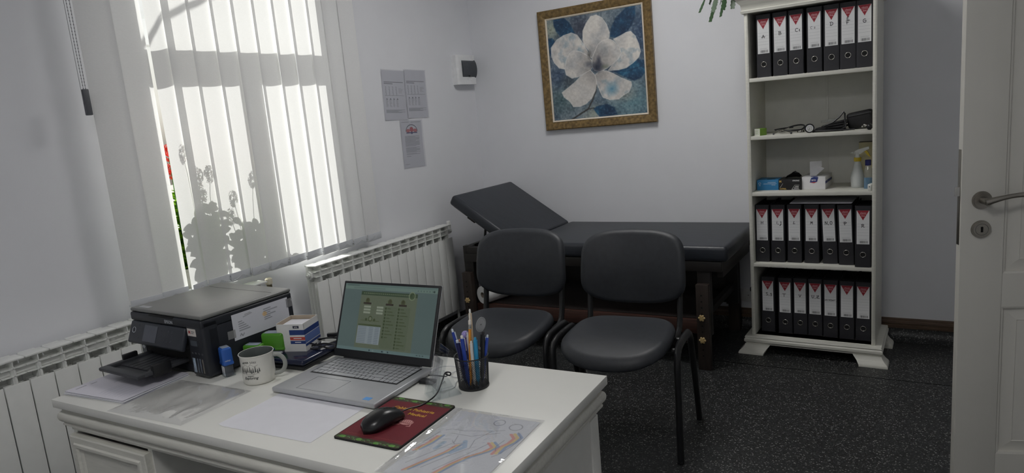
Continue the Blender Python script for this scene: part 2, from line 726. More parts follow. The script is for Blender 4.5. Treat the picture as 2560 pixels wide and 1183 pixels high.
# right wall with the doorway of the open door
mb = MB()
mb.box(RX1, RX1 + 0.15, RY0, -2.55, 0, RH)
mb.box(RX1, RX1 + 0.15, -1.62, 0, 0, RH)
mb.box(RX1, RX1 + 0.15, -2.55, -1.62, 2.08, RH)
structure(mb.build('wall_right', WALL, smooth=0))
# corridor beyond the doorway
structure(MB().box(RX1 + 1.4, RX1 + 1.5, -3.4, -0.8, 0, RH).build('wall_corridor', WALL, smooth=0))
structure(MB().box(RX1 + 0.15, RX1 + 1.5, -3.4, -0.8, -0.12, 0.0).build('floor_corridor', FLOOR, smooth=0))
structure(MB().box(RX1 + 0.15, RX1 + 1.5, -3.4, -0.8, RH, RH + .1).build('ceiling_corridor', CEIL, smooth=0))

# left wall with the window opening
WY0, WY1, WZ0, WZ1 = -2.63, -1.50, 0.78, 2.42
mb = MB()
mb.box(-0.32, 0, RY0, WY0, 0, RH)
mb.box(-0.32, 0, WY1, 0.0, 0, RH)
mb.box(-0.32, 0, WY0, WY1, 0, WZ0)
mb.box(-0.32, 0, WY0, WY1, WZ1, RH)
structure(mb.build('wall_left', WALL, smooth=0))
structure(MB().box(-0.32, RX1 + 0.15, RY0 - 0.25, RY0, 0, RH).build('wall_front', WALL, smooth=0))
structure(MB().box(-30, 34, -34, 30, -0.62, -0.6).build('ground_outside', M('paving', (176, 174, 168), 0.8, var=0.1, scale=3), smooth=0))


def window(name, a0, a1, z0, z1, depth0, depth1, mull, transom, axis, sash=True):
    """white plastic window: a0..a1 along the wall; depth0..depth1 through it; mull = (lo, hi), transom = (lo, hi)"""
    root = bpy.data.objects.new(name, None)
    COL.objects.link(root)
    structure(root)

    def bx(a, b, lo, hi, d0, d1, nm, mat=PVC, bev=0.006):
        m = MB()
        if axis == 'Y':
            m.box(d0, d1, a, b, lo, hi, bev)
        else:
            m.box(a, b, d0, d1, lo, hi, bev)
        return m.build(nm, mat, root)
    fw = 0.075
    bx(a0, a1, z0, z0 + 0.09, depth0, depth1, 'frame_bottom')
    bx(a0, a1, z1 - fw, z1, depth0, depth1, 'frame_top')
    bx(a0, a0 + fw, z0 + .09, z1 - fw, depth0, depth1, 'frame_jamb')
    bx(a1 - fw, a1, z0 + .09, z1 - fw, depth0, depth1, 'frame_jamb')
    bx(a0 + fw, a1 - fw, transom[0], transom[1], depth0, depth1, 'transom')
    bx(mull[0], mull[1], z0 + .09, transom[0], depth0, depth1, 'mullion')
    dm = (depth0 + depth1) / 2
    for (a, b, lo, hi) in ((a0 + fw, mull[0], z0 + .09, transom[0]), (mull[1], a1 - fw, z0 + .09, transom[0]),
                           (a0 + fw, a1 - fw, transom[1], z1 - fw)):
        bx(a, b, lo, hi, dm - .003, dm + .003, 'pane', GLASS, 0)
    return root


w1 = window('window_1', WY0 + .005, WY1 - .005, WZ0 + .004, WZ1 - .004, -0.205, -0.135, (-2.108, -1.985), (1.855, 1.965), 'Y')
# inner sill board of the window
sill = MB().box(-0.135, 0.0, WY0 + .004, WY1 - .004, WZ0, WZ0 + 0.004).build('sill_board', PVC, w1)
hd = MB().box(-0.131, -0.115, -2.057, -2.037, 1.27, 1.40, .004).box(-.135, -.11, -2.06, -2.034, 1.32, 1.36, .004)
hd.build('window_handle', PVC, w1)

# baseboard of the back wall: brown wooden strip over a coved black vinyl skirting
mb = MB()
prof = [(0, 0.066), (-.017, .066), (-.018, .078), (-.013, .082), (-.013, .090), (-.018, .094), (-.017, .104), (-.011, .110), (-.011, .116),
        (-.006, .121), (0, .121)]
mb.rings([[(0.0, y, z) for y, z in prof], [(RX1, y, z) for y, z in prof]])
bb = structure(mb.build('baseboard_back', M('brown_baseboard', (92, 74, 60), .4, var=.2, scale=14, stretch=(1, 10, 10)), smooth=25))
mb = MB()
prof = [(0, 0), (-.06, 0.0005), (-.035, .006), (-.015, .022), (-.008, .045), (-.007, .066), (0, .066)]
mb.rings([[(0.0, y, z) for y, z in prof], [(RX1, y, z) for y, z in prof]])
mb.build('cove', FLOOR, bb, smooth=60)
mb = MB()
prof = [(0, 0), (.06, 0.0005), (.035, .006), (.015, .022), (.008, .045), (.007, .09), (0, .09)]
mb.rings([[(y, RY0, z) for y, z in prof], [(y, -.06, z) for y, z in prof]])
structure(mb.build('baseboard_left', FLOOR, smooth=60))
# weld seam of the vinyl
structure(MB().box(0.1, RX1, -.632, -.628, 0.0, 0.0012).build('trim_1', M('seam', (18, 19, 20), .6)))

# ================================================================ ADDED FILL LAMPS ON THE CEILING
def fill_lamp(label, x, y, power):
    lamp = thing('fill_lamp', label, 'lamp', (x, y, RH), group='added fill panels on the ceiling')
    MB().box(-.31, .31, -.31, .31, -.035, 0, .004).build('housing', PVC, lamp)
    em = bpy.data.materials.new('fill_emitter')
    em.use_nodes = True
    b_ = em.node_tree.nodes['Principled BSDF']
    b_.inputs['Base Color'].default_value = (.85, .85, .85, 1)
    b_.inputs['Emission Color'].default_value = (1.0, .985, .965, 1)
    b_.inputs['Emission Strength'].default_value = power
    MB().box(-.295, .295, -.295, .295, -.038, -.034).build('diffuser', em, lamp, smooth=0)


fill_lamp('unseen fill panel added on ceiling between window and couch', 1.50, -1.25, FILL_FAR)
fill_lamp('unseen fill panel added on ceiling over the near end of the room', 2.25, -4.35, FILL_NEAR)

# ================================================================ VERTICAL BLIND
blind = thing('vertical_blind', 'white vertical slat blind hanging over the sunlit window', 'blind', (0.10, -2.01, 0))
BY = -2.01
mb = MB().box(-0.02, 0.02, -2.78 - BY, -1.24 - BY, 2.48, 2.52, .004).box(-.1, -.02, -2.6 - BY, -2.57 - BY, 2.49, 2.51).box(-.1, -.02, -1.5 - BY, -1.47 - BY, 2.49, 2.51)
mb.build('headrail', M('rail_alu', (225, 226, 228), .4))
bpy.data.objects['headrail'].parent = blind
SW = 0.127
mb = MB()
rows, cols = 2, 8
zs = [0.786, 0.828, 2.478]
for j in range(2):
    pass
vs = [[mb.bm.verts.new(((0.0065 * (1 - (2 * i / cols - 1) ** 2)), (i / cols - 0.5) * SW, z)) for i in range(cols + 1)] for z in zs]
for a, b in zip(vs[:-1], vs[1:]):
    for i in range(cols):
        mb.bm.faces.new((a[i], a[i + 1], b[i + 1], b[i]))
slat_me = mb.mesh('slat', 60)
slat_me.materials.append(SLAT)
mb = MB().box(0.0060, 0.0085, -.0605, .0605, .789, .8275, .001)
mb.cyl((0.003, -.0605, .808), (0.003, -.0665, .808), .0025, seg=8).cyl((0.003, .0605, .808), (0.003, .0665, .808), .0025, seg=8)
weight_me = mb.mesh('weight')
weight_me.materials.append(M('weight_plastic', (205, 208, 212), .5))
slats = [(-2.690, 12), (-2.571, 7), (-2.443, -20)] + [(-2.350 + .1125 * k, (-3, -4, -8, -4, -6, -9, -7, -5, -6, -4)[k]) for k in range(10)]
for k, (cy, th) in enumerate(slats):
    o = link('slat', slat_me, None, blind, (0, cy - BY, 0), (0, 0, math.radians(-th)))
    link('weight', weight_me, None, o)
chm = M('bead_chain', (196, 198, 200), .45)
for (a, _), (b, _) in zip(slats[:-1], slats[1:]):
    mb = MB()
    pts = []
    for i in range(13):
        t = i / 12
        pts.append((0.012, a - BY + .05 + (b - a - .10) * t if abs(b - a) > .13 else a - BY + (b - a) * t, .812 - .018 * (1 - (2 * t - 1) ** 2)))
    mb.tube(pts, .0009, 5)
    for i in range(1, 12):
        mb.sphere(pts[i], .0017, seg=6)
    mb.build('spacer_chain', chm, blind)
# control chain with its grey weight
mb = MB()
cy = -2.785 - BY
for s_ in (-1, 1):
    mb.tube([(0.02, cy + s_ * .008, 2.49), (0.02, cy + s_ * .006, 2.0), (0.02, cy + s_ * .004, 1.64)], .0009, 5)
    for i in range(70):
        z = 1.65 + i * .012
        mb.sphere((0.02, cy + s_ * (.004 + .004 * (z - 1.64) / .85), z), .0021, seg=6)
ch = mb.build('control_chain', M('control_chain', (120, 122, 126), .5), blind)
MB().box(0.012, 0.028, cy - .011, cy + .011, 1.553, 1.648, .003).build('chain_weight', M('chain_weight', (92, 94, 98), .5), ch)
# draw cord of the traverse, beside the chain
MB().tube([(0.02, cy - .016, 2.49), (0.02, cy - .013, 1.6)], .0011, 6).build('draw_cord', M('draw_cord', (150, 152, 155), .7), blind)

# ================================================================ RADIATORS
mb = MB()
mb.box(.119, .125, .0018, .0782, .17, .662, .0022)
mb.box(.060, .1255, .0018, .0782, .7415, .7495, .003)
mb.box(.036, .050, .012, .068, .738, .747, .002)
mb.box(.050, .062, .012, .0185, .738, .746, .001)
mb.box(.050, .062, .0615, .068, .738, .746, .001)
mb.box(.069, .1228, .0384, .0416, .655, .743)
for z in (.6895, .7165):
    mb.box(.106, .1228, .0018, .0782, z - .0013, z + .0013)
mb.box(.068, .070, .0018, .0782, .64, .742)
for x in (.096, .072):
    mb.box(x, x + .003, .008, .072, .17, .66, .001)
mb.box(.044, .047, .010, .070, .17, .735, .001)
mb.box(.05, .119, .033, .047, .17, .72)
mb.cyl((.085, 0, .7), (.085, .08, .7), .021, seg=14).cyl((.085, 0, .215), (.085, .08, .215), .021, seg=14)
section_me = mb.mesh('section', 30)
section_me.materials.append(RADW)


def radiator(y0, n, label):
    r = thing('radiator', label, 'radiator', (0, y0, 0), group='white radiators under the window')
    for k in range(n):
        link('section', section_me, None, r, (0, .08 * k, 0))
    for k in (1, n - 2):
        for z in (.60, .24):
            MB().box(0.001, .06, .08 * k - .012, .08 * k + .012, z, z + .03).build('bracket', RADW, r)
    return r


rad_r = radiator(-1.8213, 15, 'white ribbed radiator on wall behind laptop, right of window')
mb = MB().cyl((.085, -.012, .7), (.085, .001, .7), .023, seg=6).cyl((.085, -.02, .7), (.085, -.012, .7), .013, seg=12).cyl((.085, -.027, .7), (.085, -.02, .7), .007, seg=6)
mb.build('plug', RADW, rad_r)
mb = MB().cyl((.085, 1.2, .7), (.085, 1.235, .7), .015, seg=14).cyl((.085, 1.225, .69), (.085, 1.225, .765), .013, seg=14, bevel=.002)
mb.build('valve_cap', RADW, rad_r)
mb = MB().cyl((.085, 1.2, .215), (.085, 1.24, .215), .012, seg=12).cyl((.085, 1.235, .215), (.085, 1.235, .01), .009, seg=12)
mb.build('pipe', RADW, rad_r)
rad_l = radiator(-3.9585, 23, 'white ribbed radiator at left edge, beside desk and printer')
mb = MB().cyl((.085, 1.84, .7), (.085, 1.885, .7), .013, seg=14).cyl((.085, 1.878, .685), (.085, 1.878, .72), .013, seg=14, bevel=.002)
mb.build('valve_body', M('brass_valve', (150, 140, 110), .35, metal=.9), rad_l)
MB().cyl((.085, 1.878, .72), (.085, 1.878, .752), .017, seg=12, bevel=.004).build('valve_knob', M('cream_plastic', (222, 216, 196), .4), rad_l)
MB().cyl((.085, 1.84, .215), (.085, 1.88, .215), .012, seg=12).cyl((.085, 1.875, .215), (.085, 1.875, .01), .009, seg=12).build('pipe', RADW, rad_l)

# ================================================================ BOOKCASE
SX, SY, SR = 1.971, -0.4185, -0.032
_sc, _ss = math.cos(SR), math.sin(SR)


def S(x, y, z):
    return (SX + x * _sc - y * _ss, SY + x * _ss + y * _sc, z)


SWD, SD = 0.6105, 0.366
case = thing('bookcase', 'tall white open bookcase with moulded plinth standing against back wall', 'bookcase', (SX, SY, 0), SR)
T = 0.018
for x in (0, SWD - T):
    m = MB().box(x, x + T, 0, SD, .0978, 1.96, .0012)
    m.box(x + .004, x + T - .004, -.0015, .002, .0978, 1.86, .001)
    m.build('side_panel', WHITEWOOD, case)
m = MB().box(T, SWD - T, SD - .008, SD, .09, 1.96)
bp_ = m.build('back_panel', WHITE, case)
MB().box(SWD * .56 - .006, SWD * .56 + .006, SD - .0105, SD - .008, .1, 1.95, .001).build('joint_strip', WHITE, bp_)
SHZ = [.4869, .8765, 1.1771, 1.4775]
for z in SHZ:
    MB().box(T, SWD - T, .002, SD - .008, z, z + .0195, .0012).build('shelf_board', WHITEWOOD, case)
MB().box(T, SWD - T, 0.0, SD - .008, .079, .0978, .001).build('bottom_board', WHITEWOOD, case)
# plinth moulding and bracket feet
m = MB()
pr = [(.012, .0978), (-.030, .0965), (-.033, .090), (-.030, .086), (-.036, .078), (-.036, .066), (-.030, .060), (-.026, .057), (-.026, .052), (.012, .05)]
m.rings([rect_loop(i, SWD - i, i if i < 0 else i, SD, z) for i, z in pr])
m.build('plinth', WHITEWOOD, case)


def foot(x, side, y, wd, dpt):
    """ogee bracket foot: side = -1 left, +1 right"""
    m = MB()
    loops = []
    for z, out, w in ((.052, .012, wd), (.042, .014, wd - .006), (.028, .024, wd - .018), (.016, .038, wd - .026), (.008, .042, wd - .03), (.0, .042, wd - .03)):
        xo = x + side * out
        xi = x - side * w
        loops.append([(xo, y - out, z), (xi, y - out, z), (xi, y + dpt, z), (xo, y + dpt, z)])
    m.rings(loops)
    return m.build('foot', WHITEWOOD, case, smooth=50)


foot(-.02, -1, -.02, .12, .06)
foot(SWD + .02, 1, -.02, .12, .06)
foot(-.02, -1, SD - .07, .10, .06)
foot(SWD + .02, 1, SD - .07, .10, .06)
# cornice
m = MB()
pr = [(.01, 1.826), (-.012, 1.826), (-.015, 1.838), (-.010, 1.842), (-.014, 1.868), (-.03, 1.885), (-.032, 1.892), (-.045, 1.905), (-.046, 1.925), (-.046, 1.93), (.01, 1.93)]
m.rings([rect_loop(i, SWD - i, i if i < 0 else 0.0, SD, z) for i, z in pr])
m.build('cornice', WHITEWOOD, case)
MB().box(-.05, SWD + .05, -.052, SD, 1.93, 1.955, .004).build('top_board', WHITEWOOD, case)

# ---------------------------------------------------------------- lever arch files
BW, BH, BD = .0735, .3155, .276
m = MB()
loops = []
for z in (0, BH):
    q = []
    for i in range(7):
        a = PI + (PI / 2) * i / 6
        q.append((-BW / 2 + .006 + .006 * math.cos(a), .006 + .006 * math.sin(a), z))
    for i in range(7):
        a = 1.5 * PI + (PI / 2) * i / 6
        q.append((BW / 2 - .006 + .006 * math.cos(a), .006 + .006 * math.sin(a), z))
    q += [(BW / 2, BD, z), (BW / 2 - .0025, BD, z), (BW / 2 - .0025, .006, z), (-BW / 2 + .0025, .006, z), (-BW / 2 + .0025, BD, z), (-BW / 2, BD, z)]
    loops.append(q)
L0 = [m.bm.verts.new(p) for p in loops[0]]
L1 = [m.bm.verts.new(p) for p in loops[1]]
n_ = len(L0)
for k in range(n_):
    m.bm.faces.new((L0[k], L0[(k + 1) % n_], L1[(k + 1) % n_], L1[k]))
# caps as spine strip + two boards
for L, rev in ((L0, True), (L1, False)):
    spine = L[0:14]
    bd_r = [L[13], L[14], L[15], L[16]]
    bd_l = [L[0], L[17], L[18], L[19]]
    core = L[0:14] + [L[16], L[17]]
    for f in (core, [L[13], L[14], L[15], L[16]], [L[17], L[18], L[19], L[0]]):
        try:
            m.bm.faces.new(f[::-1] if rev else f)
        except ValueError:
            pass
cover_me = m.mesh('cover', 40)
cover_me.materials.append(BINDER)
m = MB().box(-BW / 2 + .003, BW / 2 - .003, .02, BD - .012, .004, BH - .012)
block_me = m.mesh('paper_block', 0)
block_me.materials.append(M('binder_inside', (34, 34, 38), .7))
m = MB().torus((0, -.0004, 0), .0128, .0017, 'Y', 28, 8)
ring_me = m.mesh('ring', 60)
ring_me.materials.append(CHROME)
m = MB().cyl((0, .0003, 0), (0, -.0006, 0), .0122, seg=24)
hole_me = m.mesh('finger_hole', 30)
hole_me.materials.append(M('finger_hole', (8, 8, 9), .8))
m = MB().box(-.0032, .0032, -.0006, .012, 0, .0025)
rim_me = m.mesh('edge_protector', 0)
rim_me.materials.append(BRUSHED)
# the printed spine label
LW, LH = .0575, .172
pc = Pic(46, 138, (226, 227, 228))
pc.poly([(.02, .0), (.98, .0), (.5, .29)], (150, 34, 48), soft=.02)
pc.line([(.17, .115), (.83, .115)], .02, (226, 200, 200))
for i in range(5):
    y = .40 + .085 * i
    pc.line([(.06, y), (.94, y)], .012, (168, 172, 176))
for i in range(3):
    pc.line([(.18 + .05 * (i % 2), .845 + .018 * i), (.84 - .06 * (i % 2), .845 + .018 * i)], .012, (176, 176, 178))
x_ = .2
r_ = random.Random(3)
while x_ < .82:
    w_ = r_.choice((.02, .03, .05))
    pc.rect(x_, .905, x_ + w_ * .8, .972, (60, 60, 64))
    x_ += w_ + r_.choice((.015, .025))
label_me = pc.mesh('spine_label', LW, LH)
label_me.materials.append(INK)
_t1 = text_mesh('classic', 'classic', .0115, M('label_pink', (226, 186, 190), .6), None, (0, 0, 0), (0, 0, 0), extrude=.00005, shear=.25)
_t2 = text_mesh('line', 'line', .0115, M('label_pink', (226, 186, 190), .6), None, (0, 0, 0), (0, 0, 0), extrude=.00005, shear=.1)
txt1_me, txt2_me = _t1.data, _t2.data
for t_ in (_t1, _t2):
    bpy.data.objects.remove(t_)

G = {   # handwritten capitals in a unit box (x 0..0.8, z 0..1)
    'A': [[(0, 0), (.38, 1), (.72, .02)], [(-.15, .32), (.95, .42)]],
    'B': [[(.1, 0), (.12, 1)], [(-.05, .95), (.5, .98), (.62, .78), (.45, .55), (.15, .5)], [(.3, .52), (.72, .4), (.7, .12), (.4, 0), (0, .03)]],
    'C': [arc(.45, .5, .42, .5, 40, 300, 14)],
    '1': [[(.1, .35), (.3, .62), (.28, 0)]],
    '2': [arc(.3, .5, .2, .16, 170, -40, 8) + [(.1, .02), (.55, .05)]],
    'D': [[(.15, .02), (.15, .98)], [(-.08, .95), (.4, 1), (.78, .72), (.72, .25), (.35, .0), (.0, .02)]],
    'E': [[(.7, 1), (.2, .92), (.15, .1), (.7, .04)], [(.15, .52), (.6, .58)]],
    'F': [[(.1, 0), (.15, .75)], [(-.15, .98), (1.0, 1.05)], [(-.05, .5), (.6, .55)]],
    'G': [arc(.42, .5, .4, .5, 55, 330, 14) + [(.78, .5), (.35, .48)]],
    'H': [[(.1, 0), (.12, 1)], [(.65, 0), (.7, 1)], [(.1, .5), (.68, .52)]],
    'i': [[(.2, .1), (.22, .75)], [(.25, .98), (.27, 1.04)]],
    ',': [[(.15, .12), (.08, -.15)]],
    'j': [[(.35, .75), (.6, .78), (.5, -.1), (.3, -.45), (.15, -.3), (.65, .0)], [(.5, .98), (.52, 1.04)]],
    'L': [[(.35, 1), (.1, .05), (.7, .12)]],
    'M': [[(0, 0), (.2, 1), (.42, .35), (.7, 1), (.75, 0)]],
    'N': [[(.05, 0), (.1, 1), (.62, .02), (.68, 1)]],
    'O': [arc(.4, .5, .3, .5, 90, 450, 16)],
    'P': [[(.3, 0), (.34, 1)], [(-.1, .88), (.5, 1.02), (.85, .78), (.55, .48), (-.05, .45)]],
    'R': [[(.1, 0), (.2, .95)], [(-.05, .8), (.4, 1.02), (.7, .78), (.45, .5), (.15, .42)], [(.4, .5), (.6, .1), (.9, .15)]],
    'S': [arc(.4, .74, .28, .24, 30, 250, 9) + arc(.38, .27, .32, .26, 80, -150, 10)],
    's': [arc(.35, .6, .2, .17, 30, 250, 8) + arc(.33, .26, .22, .18, 80, -150, 8), [(.36, -.1), (.3, -.3)]],
    'T': [[(-.1, .96), (.9, 1)], [(.4, 1), (.38, 0)]],
    'V': [[(0, 1), (.38, 0), (.8, 1)]],
    'U': [[(.05, 1), (.08, .3), (.35, .02), (.62, .3), (.68, 1)]],
    'Z': [[(.05, .9), (.75, .95), (.1, .1), (.95, .02)], [(.05, .5), (.8, .5)]],
    'I': [[(.2, 0), (.22, 1)]],
    'c': [[(.2, -.12), (.12, -.34)]],
}


def hand(text, size, advance=.95):
    out = []
    x = 0
    for ch in text:
        if ch == ' ':
            x += .5
            continue
        for st in G[ch]:
            out.append([(x + px, pz) for px, pz in st])
        x += .45 if ch in ',i1c' else advance
    xs = [p[0] for st in out for p in st]
    cx = (min(xs) + max(xs)) / 2
    return [[((px - cx) * size, (pz - .5) * size) for px, pz in st] for st in out]


def binder(x, dy, z, text, desc, row, tilt=0.0, yaw=0.0, tz=.0, tx=0., size=.0165, lines=None):
    o = thing('lever_arch_file', desc, 'binder', S(x, dy, z), group='black lever arch files in the bookcase', rot=(0, tilt, SR + yaw))
    link('cover', cover_me, None, o)
    link('paper_block', block_me, None, o)
    link('edge_protector', rim_me, None, o, (-BW / 2 + .0028, 0, 0))
    link('edge_protector', rim_me, None, o, (BW / 2 - .0028, 0, 0))
    rg = link('ring', ring_me, None, o, (0, 0, .066))
    link('finger_hole', hole_me, None, rg)
    lb = link('spine_label', label_me, None, o, (0, -.0004, .2065), RX90)
    link('lettering', txt1_me, None, lb, (0, LH / 2 - .0125, .0002))
    link('lettering', txt2_me, None, lb, (0, LH / 2 - .0275, .0002))
    if lines:
        st = []
        for k, l in enumerate(lines):
            for s_ in hand(l, size):
                st.append([(px + tx, pz - k * size * 1.15 + size * .55) for px, pz in s_])
    elif text:
        st = [[(px + tx, pz) for px, pz in s_] for s_ in hand(text, size)]
    else:
        st = None
    if st:
        me = strokes_mesh('handwriting', st, .0025 if size > .012 else .0015)
        me.materials.append(MARKER)
        link('handwriting', me, None, lb, (0, .012 + tz, .0004), (-PI / 2, 0, 0))
    return o


Z1, Z3, Z4 = 1.4775 + .0195, .4869 + .0195, .0978
row1 = [(.088, 'A', dict(tz=-.013, size=.016)), (.169, 'B', dict(tz=-.006)), (.2455, 'C1', dict(tz=-.002, tx=.008)), (.331, 'C 2', dict(tx=-.006, size=.011)),
        (.409, 'D', dict(tz=.006)), (.4825, 'EF', dict(lines=('E', 'F'), tz=.012, size=.0155)), (.5545, 'G', dict(tz=.0))]
for x, t, kw in row1:
    d_ = {'C1': 'black lever arch file with large C on spine, between files B and C 2',
          'C 2': 'black lever arch file with small faint C on spine, left of file D',
          'EF': 'black lever arch file with E written above F, top shelf of bookcase'}.get(t, 'black lever arch file with letter %s on spine, top shelf of bookcase' % t)
    binder(x, .028, Z1, t, d_, 1, **kw)
row3 = [(.057, .044, 'H', {}), (.137, .046, 'i,j', dict(tx=.008)), (.220, .052, 'L', dict(size=.014)), (.3055, .052, 'M', dict(size=.014)),
        (.3965, .056, 'N,O', dict(tilt=-.042)), (.4745, .042, 'P', dict(tilt=-.03, tx=-.002)), (.5525, .004, 'R', dict(tz=-.004))]
for x, dy, t, kw in row3:
    binder(x, dy, Z3, t, 'black lever arch file with letter %s on spine, fourth shelf of bookcase' % t.replace(',', ' and '), 3, **kw)
row4 = [(.0725, .074, 'S,s', dict(tx=.006)), (.1640, .066, 'T', dict(tx=-.004)), (.2400, .074, 'V', dict(size=.014)), (.3160, .074, 'U,Z', dict(tx=.003)),
        (.3925, .068, 'DECEDATcI', dict(size=.0085, tz=-.012)), (.4720, .065, '', {}), (.5495, .062, '', {})]
ds = ['black lever arch file marked S on spine, leftmost on bottom shelf', 'black lever arch file with letter T on spine, bottom shelf',
      'black lever arch file with letter V on spine, bottom shelf', 'black lever arch file marked U and Z, bottom shelf of bookcase',
      'black lever arch file with a whole handwritten word on spine, bottom shelf',
      'black lever arch file with blank spine label, second from right on bottom shelf',
      'black lever arch file with blank spine label, rightmost on bottom shelf']
for (x, dy, t, kw), d_ in zip(row4, ds):
    binder(x, dy, Z4, t, d_, 4, **kw)
# loose sheets lying on top of the fourth-shelf files
m = MB()
for k in range(5):
    z = Z3 + BH + .003 + k * .0011
    m.obox(Matrix.Translation((.345 + .003 * (k % 2), .175, z)) @ Matrix.Rotation(.01 * (k - 2), 4, 'Z'), .297, .21, .0009)
o = m.build('paper_stack', PAPER, smooth=0)
o.location = (SX, SY, 0)
o.rotation_euler = (0, 0, SR)
tag(o, 'loose white sheets lying on top of files on the fourth shelf', 'paper')

# ---------------------------------------------------------------- things on the second shelf
Z2 = 1.1771 + .0195


def at_shelf(name, label, cat, x, dy, z, rotz=0.0, group=None):
    return thing(name, label, cat, S(x, dy, z), SR + rotz, group)


b_ = at_shelf('small_box', 'small green and white carton at left end of second shelf', 'box', .048, .022, Z2, -.45)
MB().box(-.0165, .0165, 0, .055, 0, .037, .001).build('carton', M('green_carton', (120, 160, 60), .6), b_)
MB().box(-.0167, .0167, -.0005, .0003, .0003, .0367).build('white_end', M('carton_white', (222, 224, 214), .6), b_, label='white printed end of the carton')
m = MB()
for i in range(5):
    m.box(-.011, .010 - .004 * (i % 2), -.0008, -.0004, .008 + i * .005, .0095 + i * .005)
m.build('print', M('carton_print', (150, 170, 120), .6), b_)
st = at_shelf('stethoscope', 'black stethoscope with crossed metal ear tubes on second shelf', 'stethoscope', .19, .08, Z2)
m = MB()
pts = []
for i in range(41):
    a = -2.7 + 2 * PI * .93 * i / 40
    pts.append((.015 + .062 * math.cos(a), .03 + .055 * math.sin(a), .012 + .022 * max(0, math.sin(a * 1.0 + .6)) + .004))
m.tube(pts, .0042, 8)
m.tube([(-.06, .0, .020), (-.062, -.02, .024), (-.03, .0, .028), (.02, .035, .030)], .0038, 8)
m.build('tubing', BLACKP, st)
m = MB()
m.tube([(-.052, .0, .026), (-.02, -.03, .018), (.02, -.058, .010), (.028, -.066, .007)], .0021, 8)
m.tube([(.006, .0, .030), (-.02, -.028, .021), (-.05, -.056, .008), (-.056, -.064, .005)], .0021, 8)
m.build('ear_tubes', CHROME, st)
MB().sphere((.029, -.067, .0062), .0058, seg=10).build('ear_tip', GREYDARK, st)
MB().sphere((-.058, -.066, .0055), .005, seg=10).build('ear_tip', GREYDARK, st)
MB().cyl((.055, .05, 0), (.055, .05, .012), .02, .018, 20, .002).build('chest_piece', CHROME, st)

gm = at_shelf('pressure_gauge', 'round black pressure gauge with white dial on second shelf', 'gauge', .304, .03, Z2, .25)
MB().cyl((0, .007, .0235), (0, -.007, .0235), .0235, seg=32, bevel=.003).build('housing', BLACKP, gm)
pc = Pic(40, 40, (205, 207, 204))
pc.ell((.5, .5), .48, .48, (205, 207, 204))
for i in range(24):
    a = 2 * PI * i / 24
    pc.line([(.5 + .40 * math.cos(a), .5 + .40 * math.sin(a)), (.5 + .46 * math.cos(a), .5 + .46 * math.sin(a))], .02, (70, 70, 72))
pc.poly([(.5, .42), (.30, .85), (.42, .86)], (40, 40, 42))
pc.ell((.5, .5), .05, .05, (40, 40, 42))
dm = pc.mesh('dial', .026, .026)
dm.materials.append(INK)
m_ = MB().cyl((0, -.0071, .0235), (0, -.0078, .0235), .0172, seg=32).build('dial_plate', PAPER, gm)
dl = link('dial', dm, None, gm, (0, -.0082, .0235), RX90)
cuff = at_shelf('blood_pressure_cuff', 'folded black blood pressure cuff with hose on second shelf', 'cuff', .39, .10, Z2)
m = MB()
for k, (w, d, z, t, a) in enumerate(((.15, .11, .006, .010, .03), (.14, .10, .018, .011, -.05), (.12, .09, .030, .010, .06), (.09, .08, .041, .009, .12))):
    m.obox(Matrix.Translation((-.005 + .012 * k, .0 + .01 * k, z)) @ Matrix.Rotation(a, 4, 'Z') @ Matrix.Rotation(-.06 * k, 4, 'Y'), w, d, t, .004, 2)
m.build('cuff_layers', M('cuff_nylon', (24, 24, 27), .7, bump=.2), cuff)
m = MB()
m.tube([(-.02, -.045, .03), (.02, -.05, .045), (.05, -.04, .07), (.068, -.03, .095), (.073, -.028, .085), (.074, -.03, .05), (.078, -.04, .02), (.06, -.055, .009), (.0, -.062, .008), (-.05, -.058, .012)], .0042, 8)
m.tube([(-.075, -.06, .008), (-.03, -.068, .006), (.05, -.07, .006), (.12, -.068, .007)], .0035, 8)
m.build('hose', BLACKP, cuff)
MB().box(-.045, .02, .02, .05, .045, .058, .002, rot=Matrix.Rotation(-.1, 4, 'Y')).build('clear_sleeve', CLEAR, cuff)
bag = at_shelf('black_pouch', 'black zipped pouch leaning at right end of second shelf', 'pouch', .525, .17, Z2)
m = MB().obox(Matrix.Translation((.0, 0, .048)) @ Matrix.Rotation(-.16, 4, 'Y'), .118, .10, .082, .016, 3)
m.build('pouch_body', M('pouch_nylon', (22, 22, 25), .65, var=.2, bump=.3), bag)
m = MB()
m.tube([(-.05, -.052, .066), (.0, -.053, .074), (.052, -.052, .083)], .0016, 6)
m.build('zip', GREYDARK, bag)
bulb = at_shelf('rubber_bulb', 'black rubber bulb with chrome valve at right front of second shelf', 'rubber bulb', .578, .014, Z2)
MB().sphere((0, 0, .0155), .0155, 1.0, 1.1, 1.0, 18).build('bulb', BLACKP, bulb)
MB().cyl((-.012, 0, .02), (-.026, .0, .026), .006, seg=12, bevel=.001).sphere((-.03, 0, .018), .005, seg=10).build('valve', CHROME, bulb)

